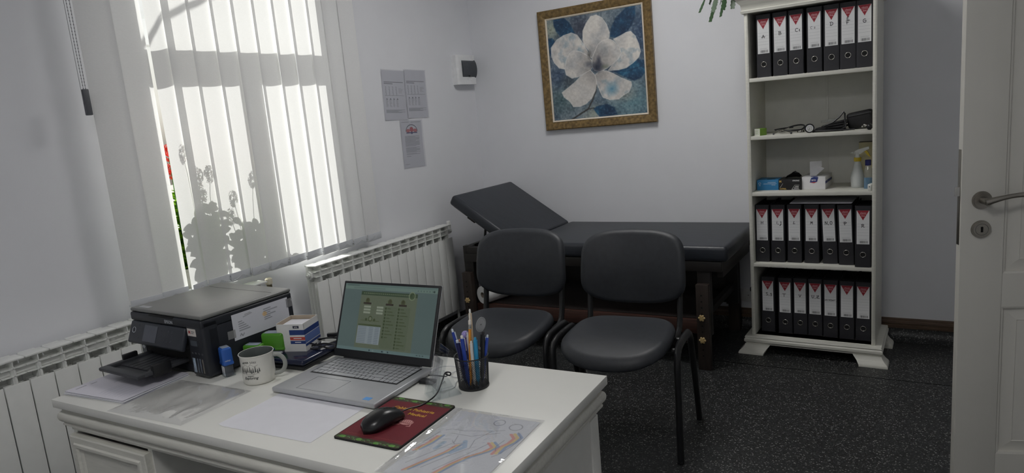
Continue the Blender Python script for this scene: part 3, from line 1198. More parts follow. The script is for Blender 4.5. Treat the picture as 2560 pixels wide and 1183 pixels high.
# ---------------------------------------------------------------- things on the third shelf
Z25 = .8765 + .0195
bx_ = at_shelf('glove_box', 'bright blue glove carton at left end of third shelf', 'box', .0805, .09, Z25, .02)
MB().box(-.056, .056, 0, .115, 0, .0565, .0012).build('carton', M('blue_carton', (46, 124, 176), .5), bx_)
pc_ = []
for i in range(25):
    a = 2 * PI * i / 24
MB().cyl((.012, .05, .0563), (.012, .05, .057), .024, seg=24).xform(Matrix.Diagonal((1, .75, 1, 1))).build('opening', M('dark_opening', (20, 22, 28), .8), bx_)
lw = M('carton_lettering', (196, 214, 228), .6)
m = MB().torus((-.041, -.0006, .037), .0055, .0011, 'Y', 20, 6)
m.build('logo', lw, bx_)
m = MB()
for (x0, x1, z) in ((0.0, .042, .041), (-.022, .046, .0335), (.02, .040, .027), (-.046, -.036, .024)):
    m.box(x0, x1, -.0006, .0, z, z + .0022)
m.build('print', lw, bx_)
bk = at_shelf('nitrile_glove_box', 'black nitrile glove carton with a glove pulled out, third shelf', 'box', .1955, .085, Z25, .0)
MB().box(-.0565, .0565, 0, .12, 0, .058, .0012).build('carton', M('black_carton', (22, 22, 25), .45), bk)
MB().box(.0525, .0567, -.0003, .1203, 0, .0583).build('side_strip', BLACKP, bk)
gold = M('gold_print', (196, 168, 96), .5)
text_mesh('lettering', 'M', .016, gold, bk, (-.049, -.0004, .046), RX90, bold=.0004)
text_mesh('lettering', 'NITRIL', .0115, gold, bk, (-.052, -.0004, .0065), RX90, 'LEFT', bold=.0002)
text_mesh('lettering', 'STRONG', .0085, M('white_print', (226, 226, 226), .5), bk, (.047, -.0004, .0495), RX90, 'RIGHT', bold=.0003)
m = MB()
m.tube([(-.05, -.0004, .013), (-.036, -.0004, .036)], .0006, 4)
m.tube([(.010, -.0004, .005), (.024, -.0004, .026), (.047, -.0004, .026)], .0006, 4)
for i, (x0, x1) in enumerate(((.026, .044), (.021, .044), (.02, .044))):
    m.box(x0, x1, -.0006, 0, .019 - i * .0055, .021 - i * .0055)
m.box(.008, .047, -.0006, 0, .0025, .0042)
m.build('print', M('white_print', (226, 226, 226), .5), bk)
m = MB()
vs_ = []
r_ = random.Random(5)
out = [(-.045, .0, .0), (-.03, -.01, .012), (-.01, -.012, .024), (.0, -.004, .034), (.012, -.006, .030), (.03, -.004, .028), (.044, .0, .012), (.03, .012, .006), (.0, .016, .008), (-.02, .012, .004)]
c_ = m.bm.verts.new((.008, 0.004, .038))
rv = [m.bm.verts.new(p) for p in out]
for i in range(len(rv)):
    m.bm.faces.new((rv[i], rv[(i + 1) % len(rv)], c_))
m.bm.faces.new(rv[::-1])
bmesh.ops.subdivide_edges(m.bm, edges=m.bm.edges[:], cuts=2, use_grid_fill=True)
for v in m.bm.verts:
    v.co += Vector((r_.uniform(-1, 1), r_.uniform(-1, 1), r_.uniform(-.5, 1))) * .0024
g_ = m.build('black_glove', M('nitrile', (20, 20, 22), .6), bk, smooth=50)
g_.location = (.01, .045, .058)
tb = at_shelf('tissue_box', 'white tissue box with a tissue standing out, third shelf', 'tissue box', .3105, .094, Z25, -.02)
MB().box(-.0575, .0575, 0, .20, 0, .0665, .0015).build('carton', M('tissue_carton', (226, 226, 228), .55), tb)
MB().cyl((0, .07, .0663), (0, .07, .0671), .03, seg=24).build('opening', M('tissue_slot', (190, 192, 198), .6), tb)
navy = M('navy_print', (48, 62, 128), .5)
m = MB().prism([(-.021, -.024), (.015, -.021), (.021, .003), (.012, .004), (.0, .005), (-.014, .0)], Matrix.Translation((.003, -.0006, .0615)) @ Matrix.Rotation(PI / 2, 4, 'X'), .0006)
lg = m.build('logo_patch', navy, tb, smooth=0)
MB().prism([(-.021, -.024), (.015, -.021), (.0, -.0275)], Matrix.Translation((.003, -.0007, .0615)) @ Matrix.Rotation(PI / 2, 4, 'X'), .0004).build('red_line', M('red_print', (176, 64, 66), .5), lg, smooth=0)
MB().box(-.0145, .019, .0002, .03, .0664, .0669).build('logo_fold', navy, tb, smooth=0)
text_mesh('lettering', 'aro', .0155, M('white_print', (226, 226, 226), .5), tb, (.001, -.0015, .0505), RX90, bold=.0004)
MB().box(.0574, .0579, .0, .20, .030, .043).build('side_band', navy, tb, smooth=0)
text_mesh('lettering', 'aro', .008, M('white_print', (226, 226, 226), .5), tb, (.0581, .07, .0365), (PI / 2, 0, PI / 2))
m = MB()
tt = [(-.024, 0, 0), (-.024, .002, .075), (.034, .006, .077), (.036, .004, .042), (.05, -.012, .040), (.02, -.010, .012), (.006, 0, 0)]
a = [m.bm.verts.new(p) for p in tt]
m.bm.faces.new((a[0], a[1], a[5], a[6]))
m.bm.faces.new((a[1], a[4], a[5]))
m.bm.faces.new((a[1], a[2], a[3], a[4]))
bmesh.ops.subdivide_edges(m.bm, edges=m.bm.edges[:], cuts=3, use_grid_fill=True)
ts = m.build('tissue', M('tissue_paper', (230, 230, 232), .9, bump=.3, bscale=90), tb, smooth=40)
ts.location = (-.004, .06, .066)
# spray bottle
sb = at_shelf('spray_bottle', 'translucent spray bottle with white head and yellow collar, third shelf', 'spray bottle', .511, .165, Z25)
prof = [(0, 0), (.028, 0), (.0305, .004), (.031, .012), (.033, .05), (.030, .062), (.018, .115), (.0145, .128), (.014, .140), (0, .140)]
MB().lathe(prof, seg=36).build('bottle', M('milky_plastic', (206, 210, 208), .35, var=.02), sb)
MB().lathe([(0, .134), (.0165, .134), (.0175, .137), (.0175, .151), (.016, .154), (0, .154)], seg=24).build('collar', M('yellow_plastic', (206, 180, 48), .4), sb, label='yellow screw collar')
m = MB().cyl((0, 0, .154), (0, 0, .180), .0115, .009, 16)
m.prism([(-.018, .172), (-.012, .186), (.0, .194), (.03, .203), (.052, .208), (.054, .196), (.03, .184), (.014, .172), (.0, .168)],
        Matrix.Translation((0, .008, 0)) @ Matrix.Rotation(PI / 2, 4, 'X'), .016)
m.cyl((-.018, 0, .179), (-.026, 0, .178), .005, seg=12)
hd_ = m.build('spray_head', M('white_plastic', (216, 218, 214), .4), sb)
MB().cyl((-.026, 0, .178), (-.034, 0, .1775), .0022, seg=10).build('nozzle', M('white_plastic', (216, 218, 214), .4), hd_)
m = MB().prism([(.030, .188), (.040, .190), (.050, .178), (.056, .163), (.060, .158), (.056, .154), (.046, .164), (.034, .178)],
               Matrix.Translation((0, .005, 0)) @ Matrix.Rotation(PI / 2, 4, 'X'), .010)
m.build('trigger', M('yellow_plastic', (206, 180, 48), .4), sb, label='yellow trigger')
# clear bottle with blue liquid
bb_ = at_shelf('small_bottle', 'small clear bottle of blue liquid with navy cap, third shelf', 'bottle', .565, .105, Z25)
MB().lathe([(0, .0), (.0185, 0), (.0195, .003), (.0195, .085), (.0185, .100), (.012, .113), (.0115, .122), (0, .122)], seg=28).build('bottle', M_clear('bottle_plastic', (.92, .94, .95), .06, .05, haze=.12), bb_)
MB().lathe([(0, .001), (.0185, .001), (.0188, .004), (.0188, .056), (0, .056)], seg=28).build('liquid', M('blue_liquid', (30, 116, 158), .15), bb_, label='bright blue liquid')
MB().lathe([(0, .118), (.0135, .118), (.0138, .120), (.0138, .144), (.012, .146), (0, .146)], seg=24).build('cap', M('navy_cap', (30, 34, 96), .4), bb_)
cb = at_shelf('cream_carton', 'cream carton standing behind the spray bottle, third shelf', 'box', .548, .27, Z25)
MB().box(-.042, .042, 0, .05, 0, .222, .001).build('carton', M('cream_carton', (214, 206, 168), .6), cb)
MB().box(-.042, .042, -.0003, .0503, .2215, .2235).build('lid_edge', M('carton_edge', (110, 104, 92), .7), cb)
pd = at_shelf('pulse_meter', 'small white rounded gadget at right front of third shelf', 'gadget', .5805, .012, Z25, -.2)
MB().box(-.0095, .0095, -.004, .045, 0, .034, .006, 3).build('housing', M('white_plastic', (216, 218, 214), .4), pd)
MB().cyl((0, -.0035, .021), (0, -.0046, .021), .0026, seg=14).build('button', BLACKP, pd)

# ---------------------------------------------------------------- christmas cactus on top of the bookcase
cac = at_shelf('christmas_cactus', 'dark green trailing cactus hanging over left end of bookcase top', 'potted plant', -.005, .13, 1.955)
MB().lathe([(0, 0), (.055, 0), (.058, .004), (.074, .11), (.08, .112), (.08, .128), (.074, .128), (.07, .115), (0, .112)], seg=32).build('pot', M('clay_pot', (150, 128, 112), .7), cac)
seg_m = MB()
ol = [(0, 0), (.006, .006), (.0095, .016), (.012, .019), (.010, .026), (.013, .031), (.009, .036), (.0105, .042), (.003, .043), (0, .041)]
ol = ol + [(-x, y) for x, y in reversed(ol[1:-1])]
seg_m.prism(ol, Matrix.Translation((0, 0, -.0009)), .0018)
seg_me = seg_m.mesh('stem_segment', 40)
seg_me.materials.append(M('cactus_green', (48, 76, 44), .45, var=.35, scale=40))
r_ = random.Random(9)
tips = [(-.262, -.36, -.065), (-.205, -.30, -.115), (-.165, -.38, -.075), (-.12, -.35, -.10), (-.10, -.36, -.07), (-.23, -.2, -.02), (-.055, -.27, -.065), (-.15, -.22, -.03), (-.2, -.25, .0), (-.08, -.15, .06),
        (.1, -.1, .09), (.0, .1, .1), (-.12, .06, .06), (.09, .1, .07)]
for tx, ty, tz in tips:
    p0 = Vector((0.02 * (1 if tx > 0 else -1), -.02, .118))
    p3 = Vector((tx * .74, ty * .62, tz - .03))
    p1 = p0 + Vector((tx * .25, ty * .25, .10))
    p2 = p0.lerp(p3, .75) + Vector((0, 0, .075))
    n = 6
    stem = None
    prev = None
    for i in range(n):
        def bz(t):
            return p0 * (1 - t) ** 3 + p1 * 3 * t * (1 - t) ** 2 + p2 * 3 * t * t * (1 - t) + p3 * t ** 3
        a, b = bz(i / n), bz((i + 1) / n)
        d = b - a
        q = d.to_track_quat('Y', 'Z')
        mt = Matrix.Translation(a) @ q.to_matrix().to_4x4() @ Matrix.Rotation(r_.uniform(-.8, .8), 4, 'Y') @ Matrix.Diagonal((1.05, d.length / .040, 1, 1))
        o = link('stem_segment', seg_me, None, cac)
        o.matrix_local = mt

# ================================================================ PAINTING ON THE BACK WALL
PCX, PCZ, PW = .957, 1.684, .779
pt = thing('painting', 'large white magnolia painting in a mottled gold frame on back wall', 'painting', (PCX, 0, PCZ), rot=(0, -.008, 0))
FW = .052
m = MB()
h_ = PW / 2
prof = [(0.0, -.004), (0.0, -.030), (.006, -.034), (.030, -.030), (.044, -.022), (FW, -.020), (FW, -.004)]
gold1 = M('antique_gold_frame', (122, 100, 62), .42, metal=.25, var=.45, scale=55, bump=.25, bscale=120)
for k in range(4):
    R4 = Matrix.Rotation(k * PI / 2, 4, 'Y')
    loops = []
    for sx in (-1, 1):
        loops.append([R4 @ Vector((sx * (h_ - o_), y, h_ - o_)) for o_, y in prof])
    m = MB().rings(loops)
    m.build('frame_side', gold1, pt, smooth=25)
LI = .010
iw = h_ - FW
for k in range(4):
    R4 = Matrix.Rotation(k * PI / 2, 4, 'Y')
    pr2 = [(0.0, -.006), (0.0, -.023), (.003, -.024), (LI, -.019), (LI, -.006)]
    loops = [[R4 @ Vector((sx * (iw - o_), y, iw - o_)) for o_, y in pr2] for sx in (-1, 1)]
    MB().rings(loops).build('liner_side', M('cream_liner', (226, 214, 196), .5), pt, smooth=25)
pc = Pic(250, 250, (96, 116, 128))
n1, n2, n3 = pc.noise(5, 1, 4), pc.noise(14, 2, 4), pc.noise(60, 3, 2)
X, Y = pc.X, pc.Y


def sm(a, b, v):
    return np.clip((v - a) / (b - a), 0, 1)


pc.blend(np.ones_like(X), (104, 122, 134))
pc.blend(sm(.45, .75, n1) * .8, (150, 160, 166))
pc.blend(sm(.55, .2, n1) * .75, (62, 78, 98))
pc.blend(np.clip(1 - np.hypot((X - .38) / .22, (Y - .12) / .17), 0, 1) * 1.1, (66, 72, 88))
pc.blend(np.clip(1 - np.hypot((X - .98) / .2, (Y - .25) / .33), 0, 1) * 1.2, (54, 76, 104))
pc.blend(np.clip(1 - np.hypot((X - .05) / .13, (Y - .10) / .14), 0, 1) * 1.1, (158, 166, 150))
pc.blend(np.clip(1 - np.hypot((X - .62) / .14, (Y - .06) / .12), 0, 1) * .8, (140, 150, 156))
pc.blend(np.clip(1 - np.hypot((X - .1) / .25, (Y - .8) / .2), 0, 1) * .8, (62, 92, 96))
pc.blend(np.clip(1 - np.hypot((X - .08) / .2, (Y - .55) / .18), 0, 1) * .9, (58, 78, 106))
pc.blend(np.clip(1 - np.hypot((X - .85) / .35, (Y - .88) / .25), 0, 1) * .8, (96, 140, 152))
pc.blend(np.clip(1 - np.hypot((X - .45) / .16, (Y - .96) / .12), 0, 1) * .9, (158, 164, 150))
pc.blend(np.clip(1 - np.hypot((X - .78) / .16, (Y - .80) / .10), 0, 1) * .7, (158, 152, 142))
pc.blend(np.clip(1 - np.hypot((X - .2) / .12, (Y - .62) / .10), 0, 1) * .7, (44, 54, 60))
pc.blend(sm(.58, .8, n3) * .25, (170, 178, 180))
pc.blend(sm(.45, .2, n3) * .25, (50, 62, 76))
leaves = dict(
    lf1=[(.077, -.005), (.19, .002), (.249, .054), (.297, .157), (.301, .189), (.216, .161), (.152, .185), (.105, .129), (.079, .061)],
    lf2=[(.843, .01), (.939, .005), (.928, .104), (.89, .18), (.831, .233), (.726, .27), (.669, .251), (.685, .171), (.737, .085)],
    lf3=[(.662, .565), (.756, .555), (.849, .525), (.93, .493), (.997, .506), (.997, .615), (.955, .662), (.886, .685), (.819, .657), (.752, .618)],
    lf4=[(.443, .909), (.499, .887), (.596, .879), (.665, .918), (.69, .984), (.613, .994), (.504, .996), (.465, .944)],
    lf5=[(-.001, .18), (.05, .181), (.079, .218), (.037, .273), (.018, .347), (-.008, .344)])
for k, pts in leaves.items():
    mk = pc.poly(pts, (30, 66, 96), soft=.012)
    pc.blend(mk * sm(.5, .75, n2) * .7, (38, 104, 138))
    pc.blend(mk * sm(.45, .2, n2) * .6, (22, 42, 70))
    pc.blend(mk * sm(.62, .85, n3) * .3, (110, 140, 160))
for vn in ([(.93, .02), (.82, .15), (.70, .25)], [(.67, .57), (.82, .59), (.99, .55)], [(.09, .0), (.2, .1), (.30, .18)], [(.45, .91), (.56, .94), (.68, .975)]):
    pc.line(vn, .006, (26, 54, 84), .8)
pc.line([(.502, .644), (.477, .749), (.436, .832), (.388, .909), (.298, .951), (.2, .999)], .016, (62, 62, 62))
pc.line([(.388, .909), (.449, .904)], .010, (62, 62, 62))
pc.line([(.498, .66), (.472, .75), (.43, .835)], .004, (140, 138, 130), .7)
pet = [
    ('top', [(.383, .244), (.389, .159), (.43, .091), (.481, .036), (.541, .029), (.598, .064), (.641, .133), (.665, .209), (.657, .26), (.561, .289), (.522, .337), (.462, .425), (.437, .347), (.392, .287)], .9),
    ('lup', [(.03, .36), (.03, .272), (.099, .205), (.178, .172), (.266, .158), (.326, .188), (.37, .252), (.414, .333), (.462, .425), (.387, .372), (.315, .336), (.254, .334), (.199, .392), (.175, .465), (.166, .497), (.104, .479), (.051, .418)], .8),
    ('rup', [(.702, .277), (.773, .256), (.831, .233), (.877, .229), (.919, .276), (.949, .352), (.962, .425), (.942, .474), (.884, .518), (.813, .557), (.732, .568), (.627, .561), (.677, .509), (.744, .46), (.77, .411), (.756, .352)], .7),
    ('bl', [(.437, .534), (.482, .588), (.502, .654), (.478, .738), (.431, .81), (.366, .858), (.303, .877), (.228, .873), (.194, .82), (.134, .77), (.112, .723), (.178, .686), (.257, .639), (.335, .582)], .3),
    ('br', [(.488, .588), (.544, .552), (.615, .565), (.683, .6), (.751, .644), (.852, .692), (.856, .724), (.824, .784), (.765, .81), (.716, .842), (.622, .841), (.552, .81), (.531, .765), (.5, .676)], .7),
    ('lmid', [(.166, .508), (.184, .423), (.227, .352), (.279, .331), (.351, .352), (.421, .398), (.461, .446), (.463, .51), (.436, .539), (.374, .559), (.311, .585), (.235, .593), (.175, .553)], .8),
    ('cen', [(.467, .436), (.495, .376), (.536, .307), (.585, .276), (.645, .264), (.701, .292), (.755, .357), (.769, .421), (.738, .459), (.677, .504), (.616, .539), (.543, .562), (.484, .545), (.461, .499)], .9)]
dC = np.hypot(X - .505, Y - .50)
for i_, (k, pts, grey) in enumerate(pet):
    mk = pc.poly(pts, (214, 210, 204), soft=.010)
    nn = pc.noise(7, 20 + i_, 4)
    pc.blend(mk * sm(.48, .75, nn) * grey * .6, (150, 156, 162))
    pc.blend(mk * sm(.5, .25, nn) * .6, (232, 228, 220))
    pc.blend(mk * np.clip(1 - dC / .24, 0, 1) * .75, (108, 104, 104))
    if k in ('lup', 'rup', 'br'):
        pc.blend(mk * sm(.55, .8, n2) * .55, (120, 148, 166))
    if k == 'br':
        pc.blend(mk * np.clip(1 - np.hypot((X - .65) / .09, (Y - .74) / .08), 0, 1), (96, 146, 172))
    pc.line(pts + pts[:1], .005, (238, 234, 228), .7)
pc.blend(np.clip(1.25 - np.hypot((X - .515) / .065, (Y - .515) / .055), 0, 1), (48, 54, 70))
pc.blend(np.clip(1.1 - np.hypot((X - .535) / .03, (Y - .46) / .06), 0, 1) * .9, (56, 60, 76))
pc.blend(np.clip(1.1 - np.hypot((X - .43) / .06, (Y - .48) / .035), 0, 1) * .6, (70, 78, 92))
pc.blend(np.clip(1 - np.hypot((X - .44) / .03, (Y - .39) / .06), 0, 1) * .8, (70, 70, 66))
pc.blend(np.clip(1 - np.hypot((X - .6) / .05, (Y - .52) / .03), 0, 1) * .6, (96, 112, 92))
pc.a += ((n3 - .5) * 26)[..., None]
cv = pc.mesh('canvas', 2 * (iw - LI) + .006, 2 * (iw - LI) + .006)
cv.materials.append(M_print('painted_canvas', .5))
link('canvas', cv, None, pt, (0, -.0165, 0), RX90)
MB().box(-iw, iw, -.015, -.004, -iw, iw).build('backing_board', DARKWOOD, pt, smooth=0)

# ================================================================ THINGS ON THE LEFT WALL
fb = thing('fuse_box', 'small white fuse box with smoky cover on wall by corner', 'fuse box', (0, -.262, 1.654))
m = MB()
prof = [(0, 0), (.0, .226), (.040, .226), (.050, .214), (.054, .19), (.054, .036), (.050, .012), (.040, 0)]
m.prism([(x, y) for x, y in prof], Matrix.Identity(4), .198)
m.build('housing', M('fusebox_white', (232, 233, 234), .4), fb, smooth=25)
m = MB()
lp = []
for i in range(9):
    t = i / 8
    lp.append((.052 + .016 * math.sin(PI * t) ** .7, .05 + .11 * 0, .046 + .118 * t))
A_ = [(x, .046, z) for x, _, z in lp]
B_ = [(x, .214, z) for x, _, z in lp]
m.rings([A_, B_])
cvr = m.build('smoky_cover', M('smoked_plastic', (52, 58, 64), .12, spec=.7), fb, smooth=50, label='dark see-through cover flap')
MB().box(.058, .066, .118, .142, .050, .058, .002).build('latch', BLACKP, cvr)
MB().box(.0535, .056, .105, .155, .026, .044, .002).build('thumb_notch', M('fusebox_white', (232, 233, 234), .4), fb)


def form_pic(seed, w=90, h=127):
    p = Pic(w, h, (206, 208, 216))
    r = random.Random(seed)
    p.line([(.08, .235), (.92, .235)], .012, (60, 60, 70))
    p.line([(.08, .265), (.45, .268)], .014, (70, 70, 80))
    p.rect(.08, .30, .94, .305, (120, 122, 130))
    p.rect(.08, .50, .94, .505, (150, 152, 160))
    for c in range(4):
        for rr in range(3):
            x = .14 + .15 * c
            y = .33 + .06 * rr
            p.line([(x, y), (x + .01, y + .03), (x - .01, y + .045)], .012, (130, 132, 140))
            p.ell((x, y), .012, .008, (120, 122, 132))
    for rr in range(5):
        p.line([(.70, .36 + .022 * rr), (.70 + r.uniform(.1, .2), .355 + .022 * rr)], .008, (150, 150, 158))
    for c in range(4):
        x = .16 + .15 * c
        p.poly([(x - .04, .585), (x, .555), (x + .04, .585)], (110, 112, 122))
        for rr in range(9):
            p.line([(x - .05, .60 + .016 * rr), (x + r.uniform(.0, .05), .60 + .016 * rr)], .007, (140, 142, 150))
    for rr in range(5):
        p.line([(.08, .795 + .014 * rr), (.92 - .15 * (rr % 3), .795 + .014 * rr)], .008, (120, 122, 132))
    return p


def wall_sheet(name, label, cat, y, z, W, H, pic, roll=0.0, film=None):
    o = thing(name, label, cat, (0.0012, y, z), rot=(PI / 2 + 0, 0, PI / 2))
    o.rotation_euler = (Matrix.Rotation(PI / 2, 4, 'Z') @ Matrix.Rotation(PI / 2, 4, 'X') @ Matrix.Rotation(roll, 4, 'Z')).to_euler()
    me = pic.mesh('sheet', W, H, lambda x, y_: .0012 * np.sin(x * 30 + 1) * np.cos(y_ * 22) + .0015)
    me.materials.append(INK)
    link('sheet', me, None, o)
    if film:
        m = MB()
        nx, ny = 14, 18
        fw_, fh_ = film
        g = [[m.bm.verts.new((fw_ * (i / nx - .5), fh_ * (j / ny - .5), .0045 + .0016 * math.sin(i * 1.3 + j * .7) * math.sin(j * .9))) for i in range(nx + 1)] for j in range(ny + 1)]
        for j in range(ny):
            for i in range(nx):
                m.bm.faces.new((g[j][i], g[j][i + 1], g[j + 1][i + 1], g[j + 1][i]))
        m.build('plastic_sleeve', M_clear('wall_film', (.95, .95, .96), .05, .2, haze=.08), o, smooth=60)
    return o


wall_sheet('wall_notice', 'left of two printed forms in plastic taped to window wall', 'notice', -.897, 1.597, .209, .297, form_pic(1), -.035, (.226, .307))
wall_sheet('wall_notice', 'right of two printed forms in plastic taped to window wall', 'notice', -.684, 1.601, .209, .297, form_pic(2), -.02, (.222, .305))
p = Pic(90, 127, (204, 206, 214))
p.line([(.05, .03), (.4, .03)], .010, (120, 120, 126))
p.line([(.5, .035), (.95, .035)], .010, (120, 120, 126))
for i in range(24):
    a0, a1 = PI * i / 24, PI * (i + 1) / 24
    p.line([(.5 - .27 * math.cos(a0), .23 - .14 * math.sin(a0)), (.5 - .27 * math.cos(a1), .23 - .14 * math.sin(a1))], .02, (74, 76, 90))
p.ell((.5, .19), .09, .055, (176, 90, 100))
p.ell((.33, .215), .09, .04, (186, 110, 116))
p.ell((.67, .215), .09, .04, (186, 110, 116))
p.rect(.24, .245, .76, .275, (70, 76, 120))
p.rect(.46, .24, .54, .29, (60, 66, 116))
r_ = random.Random(4)
y = .33
while y < .72:
    p.line([(.16, y), (.84 - r_.choice((0, .03, .2)), y)], .009, (132, 134, 144))
    y += .0165 if r_.random() < .85 else .03
p.line([(.16, .76), (.36, .76)], .010, (120, 122, 132))
p.line([(.06, .93), (.26, .93)], .009, (130, 130, 138))
wall_sheet('wall_notice', 'printed notice with red and blue round logo, under the forms', 'notice', -.772, 1.293, .207, .292, p, -.02, (.228, .306))

# double socket beside the couch
sk = thing('wall_socket', 'white double wall socket low on wall beside bookcase', 'socket', (1.842, 0, .205))
MB().box(-.075, .075, -.010, 0, -.04, .04, .003).build('plate', M('socket_white', (214, 214, 212), .4), sk)
for x in (-.037, .037):
    m = MB().cyl((x, -.0095, 0), (x, -.0115, 0), .024, seg=28)
    s_ = m.build('outlet', M('socket_white', (214, 214, 212), .4), sk)
    MB().cyl((x - .01, -.0112, 0), (x - .01, -.0122, 0), .0026, seg=10).cyl((x + .01, -.0112, 0), (x + .01, -.0122, 0), .0026, seg=10).build('pin_hole', BLACKP, s_)
MB().box(.045, .070, -.05, -.010, .035, .06, .004).build('plug', BLACKP, sk)

# ================================================================ EXAMINATION COUCH
CY0, CY1 = -.775, -.06
couch = thing('examination_couch', 'dark wooden examination couch with black padded top and raised headrest', 'couch', (0, 0, 0))
HX, HZ = .715, .668
m = MB().box(HX + .004, 1.935, CY0, CY1, .588, .672, .022, 4)
m.build('main_pad', COUCHL, couch)
ang = math.radians(33.5)
L_ = .535
Rh = Matrix.Translation((HX, (CY0 + CY1) / 2, HZ)) @ Matrix.Rotation(ang, 4, 'Y')
m = MB().obox(Rh @ Matrix.Translation((-L_ / 2, 0, -.034)), L_, CY1 - CY0, .068, .02, 4)
m.build('headrest_pad', COUCHL, couch)
m = MB()
for y in (CY0 + .05, CY1 - .08):
    m.obox(Rh @ Matrix.Translation((-L_ / 2 - .01, y + .015 - (CY0 + CY1) / 2, -.076)), L_ - .06, .04, .018)
m.obox(Rh @ Matrix.Translation((-.36, 0, -.076)), .06, CY1 - CY0 - .06, .018)
m.build('headrest_board', DARKWOOD, couch)
m = MB()
m.tube([(.40, CY0 + .1, .60), (.44, CY0 + .1, .80)], .008, 8)
m.tube([(.40, CY1 - .1, .60), (.44, CY1 - .1, .80)], .008, 8)
m.build('headrest_strut', BLACKM, couch)
fy0, fy1 = CY0 + .012, CY1 - .01
m = MB()
m.box(.30, 1.90, fy0, fy0 + .03, .535, .588, .002)
m.build('front_rail', DARKWOOD, couch)
MB().box(.30, 1.90, fy1 - .03, fy1, .535, .588, .002).build('back_rail', DARKWOOD, couch)
MB().box(.30, .33, fy0 + .03, fy1 - .03, .535, .632, .002).build('end_rail', DARKWOOD, couch)
MB().box(1.87, 1.90, fy0 + .03, fy1 - .03, .50, .588, .002).build('end_rail', DARKWOOD, couch)
MB().box(.33, .70, fy0, fy0 + .03, .588, .630, .002).build('headrest_rail', DARKWOOD, couch)
MB().box(.33, .70, fy1 - .03, fy1, .588, .630, .002).build('headrest_rail', DARKWOOD, couch)
KNOB = M('wooden_knob', (196, 170, 120), .5, var=.15)


def post(x, y, near):
    sgn = -1 if near else 1
    # inner leg of the frame
    MB().box(x - .034, x + .034, y - .02, y + .02, .18, .632 if x < 1 else .588, .002).build('leg', DARKWOOD, couch)
    # outer telescopic foot with peg holes
    yo = y + sgn * .042
    f = MB().box(x - .033, x + .033, yo - .02, yo + .02, 0.0, .468, .003).build('telescopic_foot', M('telescopic_wood', (46, 37, 32), .55, var=.3, scale=9, stretch=(12, 12, 1)), couch)
    if near:
        m = MB()
        for k in range(11):
            z = .08 + k * .033
            m.cyl((x - .004, yo - .0203, z), (x - .004, yo - .0195, z), .0048, seg=10)
        m.build('peg_hole', M('peg_hole', (8, 7, 7), .9), f)
        for z in (.168, .290):
            m = MB().cyl((x - .004, yo - .0195, z), (x - .004, yo - .034, z), .011, seg=12, bevel=.002)
            for i in range(6):
                a = 2 * PI * i / 6
                m.sphere((x - .004 + .0125 * math.cos(a), yo - .027, z + .0125 * math.sin(a)), .0066, seg=8)
            m.build('knob', KNOB, f)


LXL, LXR = .318, 1.800
for x in (LXL, LXR):
    post(x, CY0 + .055, True)
    post(x, CY1 - .06, False)
MB().box(LXL + .034, LXR - .034, CY0 + .036, CY0 + .061, .185, .262, .002).build('lower_rail', REDWOOD, couch, label='red-brown lower rail')
MB().box(LXL + .034, LXR - .034, CY1 - .065, CY1 - .04, .185, .40, .002).build('lower_rail', DARKWOOD, couch)
MB().box(LXL + .0, LXR, CY0 + .062, CY1 - .066, .255, .268, .001).build('lower_shelf', M('dark_board', (38, 31, 29), .6, var=.2), couch)
MB().box(LXR - .015, LXR + .015, CY0 + .075, CY1 - .08, .27, .31, .002).build('side_stretcher', DARKWOOD, couch)
MB().box(LXL - .015, LXL + .015, CY0 + .075, CY1 - .08, .27, .31, .002).build('side_stretcher', DARKWOOD, couch)
# paper roll lying on the lower shelf of the couch
roll = thing('paper_roll', 'white couch paper roll sticking out under the examination couch', 'paper roll', (.415, -.60, .268))
rd = Vector((.32, .95, 0)).normalized()
p0_ = Vector((.0, -.165, .0558))
m = MB()
prof = [(.0185, 0), (.0545, 0), (.0555, .001), (.0555, .459), (.0545, .46), (.0185, .46), (.0185, 0)]
m.lathe(prof, seg=36)
q_ = rd.to_track_quat('Z', 'Y').to_matrix().to_4x4()
m.xform(Matrix.Translation(p0_) @ q_)
m.build('paper', M('roll_paper', (222, 222, 222), .85, bump=.1), roll)
m = MB().lathe([(.0165, .0008), (.0184, .0008), (.0184, .459), (.0165, .459), (.0165, .0008)], seg=28).xform(Matrix.Translation(p0_) @ q_)
m.build('cardboard_core', M('core_card', (150, 140, 128), .8), roll)

